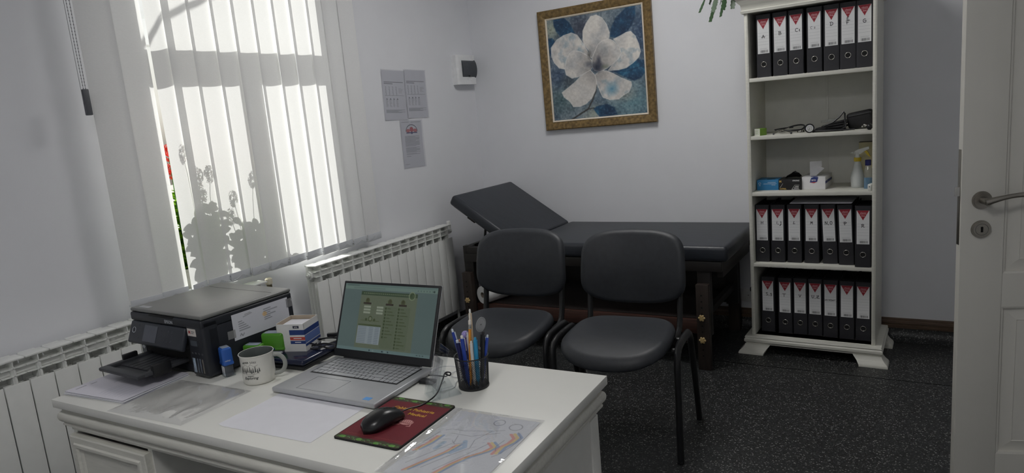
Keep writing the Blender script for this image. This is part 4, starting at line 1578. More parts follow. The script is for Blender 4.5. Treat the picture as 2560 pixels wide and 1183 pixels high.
# ================================================================ TWO VISITOR CHAIRS
def chair(loc, rz, label):
    c = thing('visitor_chair', label, 'chair', loc, rz, 'black visitor chairs in front of the desk')

    def out(wt, wb, h0, h1, n=64):
        pts = []
        for i in range(n):
            a = 2 * PI * i / n
            ca, sa = math.cos(a), math.sin(a)
            e = 2 / 4.6
            px = math.copysign(abs(ca) ** e, ca)
            py = math.copysign(abs(sa) ** e, sa)
            w = wt + (wb - wt) * (1 - py) / 2
            y = (py + 1) / 2
            Yv = h0 + (h1 - h0) * y
            if py < 0:
                Yv -= .026 * (1 - px * px) * (-py)
            if py > 0:
                Yv += .016 * (1 - px * px) * py
            pts.append((px * w, Yv))
        return pts
    # backrest: outline in local XY -> chair XZ, facing -y, wrapped round the sitter
    o2 = out(.232, .242, .0, .288)

    def bend(x, y, z):
        return (x, .188 - z - .55 * x * x - (0.010) + .16 * y - .05 * math.sin(PI * max(0, min(1, y / .285))) * .25, .567 + y)
    m = MB()
    pillow(m, o2, .027, .13, bend, 6, 1.0, .7)
    m.build('backrest', LEATHER, c, smooth=60)
    # seat
    pts = []
    n = 64
    for i in range(n):
        a = 2 * PI * i / n
        ca, sa = math.cos(a), math.sin(a)
        e = 2 / 3.4
        px = math.copysign(abs(ca) ** e, ca)
        py = math.copysign(abs(sa) ** e, sa)
        w = .232 - .016 * (py + 1) / 2
        Yv = -.08 + .205 * py - (.028 * (1 - px * px) if py < 0 else 0) * abs(py)
        pts.append((px * w, Yv))

    def bend2(x, y, z):
        t = max(0, (-.16 - y) / .13)
        return (x, y, .453 + z - .022 * t * t + .010 * (abs(x) / .23) ** 2 + .012 * (y + .08) / .2)
    m = MB()
    pillow(m, pts, .036, .14, bend2, 6, 1.0, .6)
    m.build('seat', LEATHER, c, smooth=60)
    # side frames: inverted U of flattened tube, four legs
    for s_ in (-1, 1):
        x = s_ * .262
        fr = [(x, -.205, 0.0), (x, -.200, .15), (x, -.192, .395), (x, -.186, .425), (x * .995, -.168, .449), (x * .99, -.140, .460), (x * .985, -.10, .462)]
        re = [(x * .985, -.10, .462), (x * .985, -.02, .462), (x * .985, .045, .457), (x * .985, .075, .440), (x * .99, .092, .415), (x, .15, .20), (x, .205, 0.0)]
        MB().tube(fr, .0185, 12, up=(1, 0, 0), flat=.75).build('leg', BLACKM, c)
        MB().tube(re, .0185, 12, up=(1, 0, 0), flat=.75).build('leg', BLACKM, c)
        # backrest upright
        xu = s_ * .205
        MB().tube([(xu, .02, .425), (xu, .10, .428), (xu, .135, .445), (xu, .152, .48), (xu, .168, .56), (xu, .186, .66)], .0165, 12, up=(1, 0, 0), flat=.75).build('upright', BLACKM, c)
    for y in (-.10, .03):
        MB().tube([(-.26, y, .43), (.26, y, .43)], .011, 10).build('cross_bar', BLACKM, c)
    for s_ in (-1, 1):
        for y in (-.10, .03):
            MB().cyl((s_ * .24, y, .425), (s_ * .262, y, .46), .009, seg=8).build('seat_bracket', BLACKM, c)
        for y in (-.205, .205):
            MB().box(s_ * .262 - .011, s_ * .262 + .011, y - .018, y + .018, 0, .012, .003).build('foot_cap', BLACKP, c)
    return c


chair((1.685, -1.575, 0), math.radians(5.2), 'black padded visitor chair nearer the bookcase, front leg fully visible')
chair((1.118, -1.590, 0), math.radians(4.5), 'black padded visitor chair nearer the radiator, behind the pen cup')

# ================================================================ OPEN DOOR ON THE RIGHT
DB = math.radians(17)
dr = bpy.data.objects.new('door_1', None)
COL.objects.link(dr)
structure(dr)
dr.location = (2.870, -1.87, 0)
dr.rotation_euler = (0, 0, DB)
DW, DT, DH = .83, .042, 2.03
# leaf with two sunk, moulded panels on the near face (local -y)
m = MB()
px0, px1 = .112, DW - .112
pz = [(.275, .742), (.842, 1.90)]
m.box(.012, DW, .012, DT, .01, DH)                       # core
m.box(0, px0, 0, .03, .01, DH, .0015)                     # latch stile with rebate lip
m.box(px1, DW, 0, .03, .01, DH, .0015)
for a, b in ((.01, pz[0][0]), (pz[0][1], pz[1][0]), (pz[1][1], DH)):
    m.box(px0, px1, 0, .03, a, b)
leaf = m.build('leaf', DOORM, dr)
for a, b in pz:
    m = MB()
    prof = [(0, 0.0), (.006, .002), (.008, .010), (.016, .0105), (.042, .003), (.044, .0045)]
    loops = []
    for i, y in prof:
        loops.append([(px0 + i, y, a + i), (px1 - i, y, a + i), (px1 - i, y, b - i), (px0 + i, y, b - i)])
    m.rings(loops, cap0=False)
    m.build('panel', DOORM, leaf, smooth=20)
mk_ = BRUSHED
MB().box(-.0012, .0, .008, .026, .93, 1.21, .0005).build('lock_plate', mk_, dr)
MB().prism([(0, 0), (-.011, .003), (-.011, .008), (0, .014)], Matrix.Translation((-.001, .010, 1.075)), .026).build('latch_bolt', CHROME, dr)
hx, hz, kz = .052, 1.062, .977
m = MB().cyl((hx, 0, hz), (hx, -.009, hz), .0265, .0245, 36, .002)
rs = m.build('rosette', mk_, dr)
m = MB().cyl((hx, -.009, hz), (hx, -.048, hz), .0095, seg=20)
lev = []
rr = []
for i in range(15):
    t = i / 14
    lev.append((hx - .008 + .145 * t, -.050 - .004 * math.sin(PI * t), hz + .012 * math.sin(PI * t * .9) + .010 * t))
    rr.append(.0105 - .004 * math.sin(PI * min(1, t * 1.1)))
m.tube(lev, rr, 12, up=(0, 1, 0), flat=.8)
m.build('lever', mk_, rs, smooth=50)
m = MB().cyl((hx, 0, kz), (hx, -.009, kz), .0265, .0245, 36, .002)
ks = m.build('key_rosette', mk_, dr)
m = MB().cyl((hx, -.0088, kz + .005), (hx, -.0094, kz + .005), .0034, seg=14).box(hx - .003, hx + .003, -.0094, -.0088, kz - .008, kz + .005)
m.build('keyhole', M('keyhole_dark', (6, 6, 6), .9), ks)
m = MB()
m.torus((hx, -.0088, kz), .0165, .0006, 'Y', 30, 6)
m.build('ring_groove', GREYDARK, ks)
for z in (.25, 1.0, 1.78):
    MB().cyl((DW + .004, -.003, z - .04), (DW + .004, -.003, z + .04), .007, seg=12).build('hinge', mk_, dr)
# door frame in the right wall
m = MB()
m.box(RX1 - .012, RX1 + .155, -1.67, -1.62, 0, 2.08, .003).box(RX1 - .012, RX1 + .155, -2.55, -2.50, 0, 2.08, .003).box(RX1 - .012, RX1 + .155, -2.5, -1.67, 2.03, 2.08, .003)
structure(m.build('trim_2', DOORM))

# ================================================================ DESK
DX, DY, DR = .6515, -3.3286, .0278
_dc, _ds = math.cos(DR), math.sin(DR)
HD = .738


def D(x, y, z=HD):
    return (DX + x * _dc - y * _ds, DY + x * _ds + y * _dc, z)


def on_desk(name, label, cat, x, y, rotz=0.0, z=HD, group=None, rot=None):
    return thing(name, label, cat, D(x, y, z), DR + rotz, group, rot)


desk = thing('desk', 'white wooden writing desk with moulded edge in the foreground', 'desk', (DX, DY, 0), DR)
DWD, DDP = 1.4465, .6145
MB().box(0, DWD, 0, DDP, HD - .024, HD, .0016).build('desktop', DESKTOP, desk)
m = MB()
pr = [(.05, .714), (.020, .714), (.020, .704), (.012, .699)]
for i in range(9):
    a = PI / 2 - PI * i / 8
    pr.append((.014 - .010 * math.cos(a), .683 + .016 * math.sin(a)))
pr += [(.016, .665), (.012, .662), (.012, .657), (.018, .652), (.026, .648), (.026, .640), (.05, .640)]
m.rings([rect_loop(i, DWD - i, i, DDP - i, z) for i, z in pr], cap0=False, cap1=False)
m.build('edge_moulding', WHITEWOOD, desk, smooth=40)
PLX = .392
MB().box(.026, .044, .030, DDP - .026, .03, .66).build('side_panel', WHITE, desk)
MB().box(PLX - .018, PLX, .030, DDP - .06, .03, .66).build('side_panel', WHITE, desk)
MB().box(DWD - .044, DWD - .026, .030, DDP - .026, .03, .66).build('side_panel', WHITE, desk)
MB().box(DWD - .40, DWD - .382, .030, DDP - .06, .03, .66).build('side_panel', WHITE, desk)
MB().box(.044, DWD - .044, DDP - .06, DDP - .042, .12, .66).build('back_panel', WHITE, desk)
MB().box(DWD - .032, DWD - .022, DDP - .075, DDP - .026, .03, .64, .002).build('corner_strip', WHITE, desk)
for x0, x1 in ((.026, PLX), (DWD - .40, DWD - .026)):
    MB().box(x0, x1, .026, DDP - .04, .0, .03).build('plinth', WHITE, desk)
    for z0, z1 in ((.47, .630), (.255, .460), (.04, .245)):
        m = MB()
        pr = [(0, .030), (0, .012), (.004, .010), (.020, .010), (.024, .006), (.032, .006), (.036, .012), (.042, .014), (.046, .018)]
        loops = [[(x0 + .006 + i, y, z0 + i), (x1 - .006 - i, y, z0 + i), (x1 - .006 - i, y, z1 - i), (x0 + .006 + i, y, z1 - i)] for i, y in pr]
        m.rings(loops)
        dw = m.build('drawer_front', WHITEWOOD, desk, smooth=20)
        if z0 < .4:
            MB().cyl(((x0 + x1) / 2, .018, (z0 + z1) / 2), ((x0 + x1) / 2, -.008, (z0 + z1) / 2), .006, .013, 16, .002).build('knob', BRUSHED, dw)

# ---------------------------------------------------------------- laptop
lap = on_desk('laptop', 'open grey laptop with a green web page on screen', 'laptop', .8075, .2420)
LWd, LDp = .358, .248
m = MB().box(-LWd / 2, LWd / 2, 0, LDp, .004, .0175, .004, 3)
base = m.build('base', LAPTOP, lap)
for x in (-.15, .15):
    for y in (.02, .22):
        MB().cyl((x, y, 0), (x, y, .005), .008, seg=12).build('rubber_foot', BLACKP, base)
KW, KD = .302, .108
ky0 = .122
MB().box(-KW / 2 - .004, KW / 2 + .004, ky0 - .004, ky0 + KD + .003, .0174, .0178, .0).build('key_well', M('key_well', (30, 31, 34), .5), base)
rowsz = [.0145] + [.0185] * 5
rowdef = [[1] * 15 + [1, 1, 1, 1], [1] * 13 + [2.0] + [1, 1, 1, 1], [1.5] + [1] * 12 + [1.5] + [1, 1, 1, 1], [1.75] + [1] * 11 + [2.25] + [1, 1, 1, 1],
          [2.25] + [1] * 10 + [2.75] + [1, 1, 1, 1], [1.25, 1, 1.1, 1.25, 5.6, 1, 1, 1, 1, 1.8] + [1, 1, 1, 1]]
keycache = {}
y = ky0 + KD
for rz_, row in zip(rowsz, rowdef):
    tot = sum(row)
    x = -KW / 2
    for wkey in row:
        w = KW * wkey / tot
        ck = (round(w, 4), rz_)
        if ck not in keycache:
            me = MB().box(-w / 2 + .0012, w / 2 - .0012, -rz_ / 2 + .0012, rz_ / 2 - .0012, 0, .0016, .0007, 1).mesh('key', 30)
            me.materials.append(KEYS)
            keycache[ck] = me
        link('key', keycache[ck], None, lap, (x + w / 2, y - rz_ / 2, .0176))
        x += w
    y -= rz_
m = MB()
tx0, tx1, ty0, ty1 = -.105, .015, .018, .100
for a, b, c_, d_ in ((tx0, tx1, ty0, ty0 + .0006), (tx0, tx1, ty1 - .0006, ty1), (tx0, tx0 + .0006, ty0, ty1), (tx1 - .0006, tx1, ty0, ty1)):
    m.box(a, b, c_, d_, .0174, .0178)
m.build('touchpad_edge', GREYDARK, base)
MB().box(.128, .150, .014, .030, .0174, .0178).build('blue_sticker', M('blue_sticker', (96, 160, 224), .35), base, label='small bright blue sticker')
# lid leans back
lidang = math.radians(23)
lid = link('lid', MB().box(-LWd / 2, LWd / 2, -.0055, 0.0, .0, .226, .003, 2).mesh('lid'), M('laptop_bezel', (30, 31, 34), .45), lap, (0, LDp - .004, .0195), (-lidang, 0, 0))
MB().cyl((-.14, LDp - .003, .0165), (.14, LDp - .003, .0165), .006, seg=14).build('hinge', M('laptop_bezel', (30, 31, 34), .45), lap)
MB().box(-LWd / 2, LWd / 2, -.0002, .0035, 0.002, .2265, .0015).build('lid_shell', LAPTOP, lid)
SWp, SHp = .342, .196
pc = Pic(240, 138, (112, 134, 132))
nz = pc.noise(4, 8, 3)
pc.blend(sm(.2, .8, nz) * .35, (126, 148, 144))
pc.rect(0, 0, 1, .035, (126, 152, 146))
pc.rect(.02, .012, .16, .03, (104, 128, 122))
pc.rect(0, .035, 1, .085, (140, 166, 156))
pc.rect(.10, .05, .45, .07, (128, 152, 144))
for i in range(6):
    pc.ell((.80 + .03 * i, .058), .005, .008, (90, 112, 106))
pc.ell((.965, .058), .009, .015, (60, 80, 76))
px0_, px1_ = .195, .80
pc.rect(px0_, .135, px1_, .955, (124, 136, 112))
pc.rect(px0_ + .02, .135, px1_ - .0, .165, (124, 136, 112))
pc.rect(px0_, .105, px1_, .165, (74, 96, 70))
for i in range(24):
    pc.rect(.22 + .021 * i, .128, .233 + .021 * i, .14, (150, 164, 132), .8)
pc.ell((.745, .14), .034, .062, (168, 184, 150))
pc.ell((.745, .14), .028, .051, (92, 112, 80))
for x in (.275, .52, .66):
    pc.ell((x, .245), .022, .042, (96, 104, 66))
    pc.ell((x, .235), .014, .026, (84, 88, 60))
    pc.rect(x - .042, .275, x + .042, .30, (66, 58, 46))
for x in (.245, .385):
    for i in range(3):
        pc.rect(x, .325 + .043 * i, x + .072, .350 + .043 * i, (182, 194, 172))
pc.ell((.33, .515), .022, .042, (84, 98, 62))
pc.ell((.33, .515), .014, .026, (140, 150, 124))
pc.line([(.23, .545), (.43, .545)], .004, (96, 108, 66))
pc.ell((.285, .53), .012, .022, (84, 98, 62))
pc.ell((.375, .53), .012, .022, (84, 98, 62))
pc.rect(.205, .60, .455, .89, (176, 190, 196))
pc.rect(.205, .60, .455, .625, (92, 108, 72))
for i in range(10):
    y = .645 + .025 * i
    pc.line([(.215, y), (.30, y)], .006, (140, 154, 164))
    pc.line([(.335, y), (.375, y)], .006, (140, 154, 164))
    pc.line([(.40, y), (.44, y)], .006, (140, 154, 164))
for x in (.485, .625):
    pc.rect(x - .015, .315, x + .12, .93, (116, 130, 104))
    for i in range(13 if x > .6 else 10):
        y = .345 + .047 * i
        pc.ell((x, y), .009, .017, (76, 92, 56))
        pc.line([(x + .02, y), (x + .05 + .045 * ((i * 7) % 3) / 2, y)], .006, (84, 98, 60))
pc.rect(0, .955, 1, 1, (128, 156, 156))
for i, x in enumerate((.36, .40, .50, .53, .56)):
    pc.rect(x, .966, x + .014, .99, ((60, 76, 84), (150, 172, 170))[i % 2])
for x in (.86, .89, .92):
    pc.rect(x, .970, x + .015, .985, (86, 104, 104))
me = pc.mesh('screen', SWp, SHp)
me.materials.append(M_print('screen_light', .25, emit=.30))
scr = link('screen', me, None, lid, (0, -.0059, .1205), RX90)
text_mesh('lettering', 'iC', .016, M('screen_logo', (70, 88, 62), .5), scr, (SWp * .245, SHp * .36, .0003), (0, 0, 0), bold=.0003)
MB().cyl((0, -.0054, .2215), (0, -.006, .2215), .0018, seg=10).build('webcam', BLACKP, lid)

# ---------------------------------------------------------------- printer
prn = on_desk('printer', 'black ink tank printer with open paper tray on the desk', 'printer', .358, .252, -.055)
PWd, PDp, PHt = .368, .330, .190          # local x: -PWd..0, y: 0..PDp
m = MB()
m.box(-PWd, 0, .018, PDp, .006, .152, .006, 2)
m.build('body', PRBLACK, prn)
bpy_body = bpy.data.objects['body']
m = MB().box(-PWd, 0, .0, PDp, .150, .178, .007, 3)
m.build('scanner_unit', PRBLACK, prn)
m = MB().box(-PWd - .001, -.001, .004, PDp, .178, .190, .005, 3)
ld = m.build('scanner_lid', PRTOP, prn)
MB().box(-.345, -.02, PDp - .062, PDp - .0605, .1899, .1903).build('lid_seam', BLACKP, ld)
MB().box(-.345, -.29, .018, .034, .1898, .1905).build('lid_sticker', M('silver_sticker', (168, 170, 174), .35), ld, label='small silver sticker')
MB().box(-.262, -.135, -.0005, .012, .1725, .1785, .002).build('lid_grip', M('grip_dark', (10, 10, 12), .7), ld)
# ink tank block at the right front
MB().box(-.078, 0, .0, .06, .006, .1775, .010, 3).build('ink_tank', PRBLACK, prn)
tank = bpy.data.objects['ink_tank']
for i, (cw, col) in enumerate(((.013, (150, 164, 180)), (.006, (96, 104, 116)), (.006, (96, 104, 116)), (.006, (110, 106, 100)))):
    x = -.066 + (0, .021, .033, .045)[i]
    MB().box(x, x + cw, -.0008, .002, .018, .062, .002).build('ink_window', M('ink_window_%d' % i, col, .15, var=.3, scale=60), tank)
m = MB()
for i in range(4):
    m.box(-.066 + .016 * i, -.058 + .016 * i, -.0006, .002, .074, .080, .001)
m.build('ink_marks', GREYDARK, tank)
MB().box(-.062, -.030, -.0008, .001, .100, .116).build('badge', M('dark_badge', (70, 76, 84), .3), tank)
st_ = MB().box(-.068, -.028, -.0009, .001, .130, .152).build('promo_sticker', M('promo_sticker', (206, 200, 194), .5), tank)
text_mesh('lettering', 'M', .014, M('sticker_red', (170, 60, 58), .5), st_, (-.058, -.0012, .141), RX90, bold=.0003)
MB().box(-.050, -.034, -.0012, -.0009, .1425, .1445).build('print', M('sticker_grey', (110, 110, 112), .5), st_)
MB().box(-.050, -.038, -.0012, -.0009, .1375, .1395).build('print', M('sticker_grey', (110, 110, 112), .5), st_)
text_mesh('lettering', 'EPSON', .0135, M('epson_silver', (176, 180, 186), .4), prn, (-.158, -.0008, .1625), RX90, bold=.0004)
# tilted control panel
cp = MB().obox(Matrix.Translation((-.222, -.004, .116)) @ Matrix.Rotation(math.radians(-22), 4, 'X'), .286, .018, .070, .006, 3).build('control_panel', M('panel_grey', (42, 46, 54), .4), prn)
Rp = Matrix.Translation((-.222, -.004, .116)) @ Matrix.Rotation(math.radians(-22), 4, 'X') @ Matrix.Translation((0, -.0093, 0))


def on_panel(mb, nm, mat):
    return mb.xform(Rp).build(nm, mat, cp)


on_panel(MB().box(-.062, .008, -.0004, .001, -.024, .026), 'display', M('display_grey', (82, 86, 96), .2))
on_panel(MB().torus((-.116, -.0002, .006), .0085, .0008, 'Y', 26, 6), 'power_ring', M('panel_white', (200, 204, 210), .4))
m = MB()
for i in range(4):
    for j in range(3):
        m.torus((.03 + .018 * i, -.0002, .016 - .014 * j), .0028, .00035, 'Y', 12, 4)
m.torus((-.088, -.0002, -.016), .0028, .0004, 'Y', 12, 4)
m.torus((-.09, -.0002, .022), .0028, .0004, 'Y', 12, 4)
on_panel(m, 'buttons', M('panel_mark', (96, 100, 110), .5))
MB().box(-.335, -.082, .017, .02, .03, .078).build('paper_slot', M('slot_dark', (8, 8, 10), .8), prn)
m = MB().box(-.362, -.338, .016, .020, .040, .076)
bs = m.build('side_badge', M('dark_badge', (70, 76, 84), .3), prn)
MB().prism([(0, -.008), (.008, 0), (0, .008), (-.008, 0)], Matrix.Translation((-.35, .0158, .060)) @ Matrix.Rotation(PI / 2, 4, 'X'), .0006).build('recycle_mark', M('panel_white', (200, 204, 210), .4), bs)
# output tray
tr = MB()
ty0_, ty1_ = -.142, .02
tx0_, tx1_ = -.325, -.112
tr.box(tx0_, tx1_, ty0_, ty0_ + .026, .038, .050, .005)
tr.box(tx0_, tx0_ + .020, ty0_ + .02, ty1_, .038, .050, .004)
tr.box(tx1_ - .020, tx1_, ty0_ + .02, ty1_, .038, .050, .004)
tr.box(tx0_ + .015, tx1_ - .015, ty0_ + .055, ty1_, .037, .043)
tr.box(tx0_ + .015, tx1_ - .015, ty0_ + .01, ty0_ + .06, .036, .039)
tray = tr.build('paper_tray', GREYDARK, prn)
m = MB()
for i in range(5):
    x = tx0_ + .06 + .024 * i
    m.box(x, x + .004, ty0_ + .058, ty1_, .0425, .0436)
m.build('tray_groove', BLACKP, tray)
m = MB().box(tx0_ + .004, tx0_ + .016, ty0_ + .07, ty0_ + .115, .049, .066, .003)
m.build('paper_guide', BLACKP, tray)
m = MB().box(tx1_ - .012, tx1_ + .006, ty0_ + .045, ty0_ + .10, .030, .066, .004)
m.build('paper_guide', BLACKP, tray)
MB().box(-.34, -.04, .03, .3, 0, .008).build('foot_base', BLACKP, prn)
# note taped on the printer's right side
pc = Pic(110, 42, (214, 215, 222))
r_ = random.Random(8)
pc.line([(.22, .13), (.32, .10)], .008, (150, 150, 156))
pc.line([(.19, .20), (.34, .14)], .008, (130, 130, 138))
for i in range(5):
    pc.line([(.10, .34 + .085 * i), (.16 + .03 * i, .33 + .085 * i)], .009, (104, 106, 114))
for i in range(6):
    pc.line([(.55, .18 + .08 * i), (.64 + r_.uniform(0, .16), .17 + .08 * i)], .009, (104, 106, 114))
pc.ell((.56, .36), .04, .09, (236, 190, 120), .7)
pc.line([(.10, .88), (.12, .80), (.14, .90), (.17, .82)], .010, (120, 120, 128))
me = pc.mesh('note', .208, .080)
me.materials.append(INK)
nt_ = thing('taped_note', 'printed white note taped on the side of the printer', 'note', (0, 0, 0))
base_m = Matrix.Translation(D(.358, .252)) @ Matrix.Rotation(DR - .055, 4, 'Z')
nt_.matrix_world = base_m @ Matrix.Translation((.0008, .205, .126)) @ Matrix.Rotation(PI / 2, 4, 'Z') @ Matrix.Rotation(PI / 2, 4, 'X')
link('sheet', me, None, nt_)
m = MB().box(-.125, -.098, -.030, -.005, .0002, .0006).box(.098, .122, .006, .034, .0002, .0006)
m.build('tape', M_clear('tape_clear', (.9, .9, .9), .2, .2, haze=.12), nt_)

# ---------------------------------------------------------------- papers, sleeves
pc = Pic(100, 141, (214, 212, 222))
for i in range(30):
    y = .06 + .018 * i
    pc.line([(.08, y), (.92 - .05 * (i % 3), y)], .005, (176, 176, 190))
pc.line([(.08, .72), (.5, .72)], .006, (110, 110, 120))
for i in range(14):
    pc.ell((.1 + .02 * i, .86), .004, .003, (120, 120, 130))
pc.line([(.62, .88), (.70, .88)], .009, (60, 60, 70))
pc.line([(.76, .90), (.90, .90)], .009, (60, 60, 70))
sh_me = pc.mesh('sheet', .210, .297, lambda x, y: .0006 * np.sin(x * 9))
sh_me.materials.append(INK)
stack = on_desk('printed_sheets', 'stack of printed sheets lying under the printer tray', 'papers', .125, .150, -1.52)
m = MB()
for k in range(6):
    m.obox(Matrix.Translation((.003 * math.sin(k * 2.1), .004 * math.cos(k * 1.7), .0008 + k * .0011)) @ Matrix.Rotation(.018 * math.sin(k * 1.9), 4, 'Z'), .210, .262, .0009)
m.build('lower_sheets', PAPER, stack, smooth=0)
pgm = Pic(100, 125, (216, 214, 224))
for i in range(26):
    y = .06 + .018 * i
    pgm.line([(.08, y), (.92 - .05 * (i % 3), y)], .005, (180, 180, 194))
pgm.line([(.10, .66), (.56, .66)], .006, (110, 110, 120))
for i in range(14):
    pgm.ell((.1 + .02 * i, .90), .004, .003, (120, 120, 130))
pgm.line([(.62, .90), (.70, .90)], .010, (60, 60, 70))
pgm.line([(.76, .915), (.90, .915)], .010, (60, 60, 70))
tme = pgm.mesh('top_sheet', .210, .262, lambda x, y: .0006 * np.sin(x * 9) + .0004)
tme.materials.append(INK)
link('top_sheet', tme, None, stack, (.0, .0, .0078), (0, 0, 1.52 * 0))
MB().obox(Matrix.Translation((.098, -.03, .0052)), .006, .18, .004).build('blue_edge', M('blue_folder', (70, 96, 140), .5), stack)


def film_sheet(W, H, seed, amp, folds, fmax=26):
    """wrinkled clear sleeve: rows of creases as real relief"""
    nx, ny = 110, 140
    x = np.linspace(-W / 2, W / 2, nx + 1)
    y = np.linspace(-H / 2, H / 2, ny + 1)
    Xg, Yg = np.meshgrid(x, y)
    r = np.random.default_rng(seed)
    Z = np.zeros_like(Xg)
    for k in range(folds):
        a = r.normal(.55, .35)
        f = r.uniform(.35, 1.0) * fmax
        ph = r.uniform(0, 6.28)
        cx, cy = r.uniform(-W / 2, W / 2), r.uniform(-H / 2, H / 2)
        env = np.exp(-(((Xg - cx) / (W * .32)) ** 2 + ((Yg - cy) / (H * .28)) ** 2))
        t = (Xg * math.cos(a) + Yg * math.sin(a)) * f * 2 + ph + 1.2 * np.sin(Xg * 25 + ph)
        Z += env * np.abs(np.sin(t)) ** 2 * r.uniform(.3, 1.0)
    Z = Z / max(1e-6, Z.max()) * amp
    edge = np.minimum(np.minimum(Xg + W / 2, W / 2 - Xg), np.minimum(Yg + H / 2, H / 2 - Yg))
    Z = Z * np.clip(edge / .012, .12, 1) + .0008
    co = np.stack([Xg, Yg, Z], -1).reshape(-1, 3)
    i = np.arange(ny)[:, None] * (nx + 1) + np.arange(nx)[None, :]
    fcs = np.stack([i, i + 1, i + nx + 2, i + nx + 1], -1).reshape(-1, 4)
    me = bpy.data.meshes.new('film')
    me.from_pydata(co.tolist(), [], fcs.tolist())
    me.polygons.foreach_set('use_smooth', [True] * len(me.polygons))
    me.materials.append(FILM)
    return me


sl = on_desk('empty_sleeve', 'crumpled empty clear plastic sleeve beside the mug', 'plastic sleeve', .410, .1195, .03)
link('film', film_sheet(.300, .222, 3, .013, 15), None, sl)
blank = on_desk('blank_sheet', 'blank white sheet lying under the front edge of the laptop', 'paper', .803, .158, .03)
m = MB()
nx_ = 24
g = [[m.bm.verts.new((.297 * (i / nx_ - .5), .210 * (j / 4 - .5), .0006 + (.004 * max(0, (abs(i / nx_ - .5) * 2 - .9) / .1) ** 2 if i < nx_ / 2 and j < 2 else 0))) for i in range(nx_ + 1)] for j in range(5)]
for j in range(4):
    for i in range(nx_):
        m.bm.faces.new((g[j][i], g[j][i + 1], g[j + 1][i + 1], g[j + 1][i]))
m.build('sheet', PAPER, blank, smooth=60)
# coloured drawing in a sleeve
pc = Pic(150, 212, (214, 217, 222))
pn = (120, 122, 134)


def band(pts, w=.02):
    cols = [(222, 130, 118), (228, 196, 110), (120, 150, 196)]
    for k, c in enumerate(cols):
        pc.line([(x + (k - 1) * w * .95, y - (k - 1) * w * .4) for x, y in pts], w, c, .75)


# standing figure on the right of the sheet
pc.ell((.80, .13), .075, .052, pn, .9)
pc.ell((.80, .13), .066, .046, (214, 217, 222))
pc.ell((.58, .10), .065, .05, pn, .9)
pc.ell((.58, .10), .057, .043, (214, 217, 222))
band([(.86, .23), (.93, .28), (.92, .36), (.87, .44), (.87, .53)], .035)
band([(.72, .40), (.80, .45), (.76, .53), (.64, .64), (.56, .76), (.50, .90)], .030)
band([(.42, .50), (.38, .62), (.27, .78), (.18, .92)], .026)
band([(.12, .42), (.10, .55), (.05, .66)], .03)
pc.line([(.44, .44), (.50, .52), (.42, .62)], .05, (132, 170, 206), .6)
pc.line([(.24, .50), (.22, .60)], .05, (132, 170, 206), .5)
for pts in ([(.72, .20), (.60, .24), (.30, .30), (.16, .30), (.10, .33)], [(.70, .25), (.44, .36), (.20, .36)], [(.88, .20), (.97, .28), (.95, .40), (.90, .54), (.86, .58)],
            [(.82, .34), (.80, .44), (.84, .50)], [(.60, .24), (.52, .40), (.56, .52), (.44, .66), (.30, .86)], [(.70, .42), (.60, .60), (.44, .86)],
            [(.30, .38), (.34, .48), (.24, .64), (.10, .84)], [(.30, .46), (.36, .50), (.46, .46)], [(.06, .36), (.02, .55)]):
    pc.line(pts, .007, pn, .85)
me = pc.mesh('drawing', .210, .297)
me.materials.append(INK)
ds_ = on_desk('coloured_drawing', 'pencil drawing of figures with coloured limbs in clear sleeve, desk corner', 'drawing', 1.296, .165, .02)
link('drawing', me, None, ds_, (.006, -.002, .0012))
link('film', film_sheet(.236, .312, 9, .006, 12), None, ds_, (0, 0, .0016))
fs = link('filing_strip', film_sheet(.020, .308, 21, .0045, 40, 60), None, ds_, (-.108, 0, .003), label='crinkled filing strip of the sleeve')

# ---------------------------------------------------------------- mouse mat and mouse
mat_ = on_desk('mouse_mat', 'dark red mouse mat with green leaf borders', 'mouse mat', 1.0795, .2090, .01)
MWd, MDp = .184, .230
m = MB()
lo = []
for k, (cx, cy) in enumerate(((1, 1), (-1, 1), (-1, -1), (1, -1))):
    for i in range(7):
        a = PI / 2 * k + PI / 2 * i / 6
        lo.append((cx * (MWd / 2 - .008) + .008 * math.cos(a), cy * (MDp / 2 - .008) + .008 * math.sin(a)))
m.prism(lo, Matrix.Identity(4), .004)
m.build('rubber_base', M('mat_rubber', (20, 20, 22), .8), mat_)
pc = Pic(120, 150, (112, 30, 40))
nz = pc.noise(5, 5, 3)
pc.blend(sm(.3, .8, nz) * .3, (92, 22, 34))
r_ = random.Random(12)
for yb in (.03, .97):
    pc.blend(np.clip((.055 - np.abs(pc.Y - yb) + .02 * (pc.noise(9, 4, 2) - .5)) / .02, 0, 1) * .9, (62, 66, 44))
    for i in range(15):
        x = .05 + .065 * i + r_.uniform(-.02, .02)
        y = yb + r_.uniform(-.02, .02)
        big = i % 4 == 1
        pc.ell((x, y), .05 if big else .022, .022 if big else .012, (104, 164, 70) if big else (74, 116, 58), .95)
        if big:
            pc.line([(x - .045, y), (x + .045, y)], .006, (60, 100, 48))
        pc.ell((x + .03, y + .01), .005, .004, (196, 206, 196))
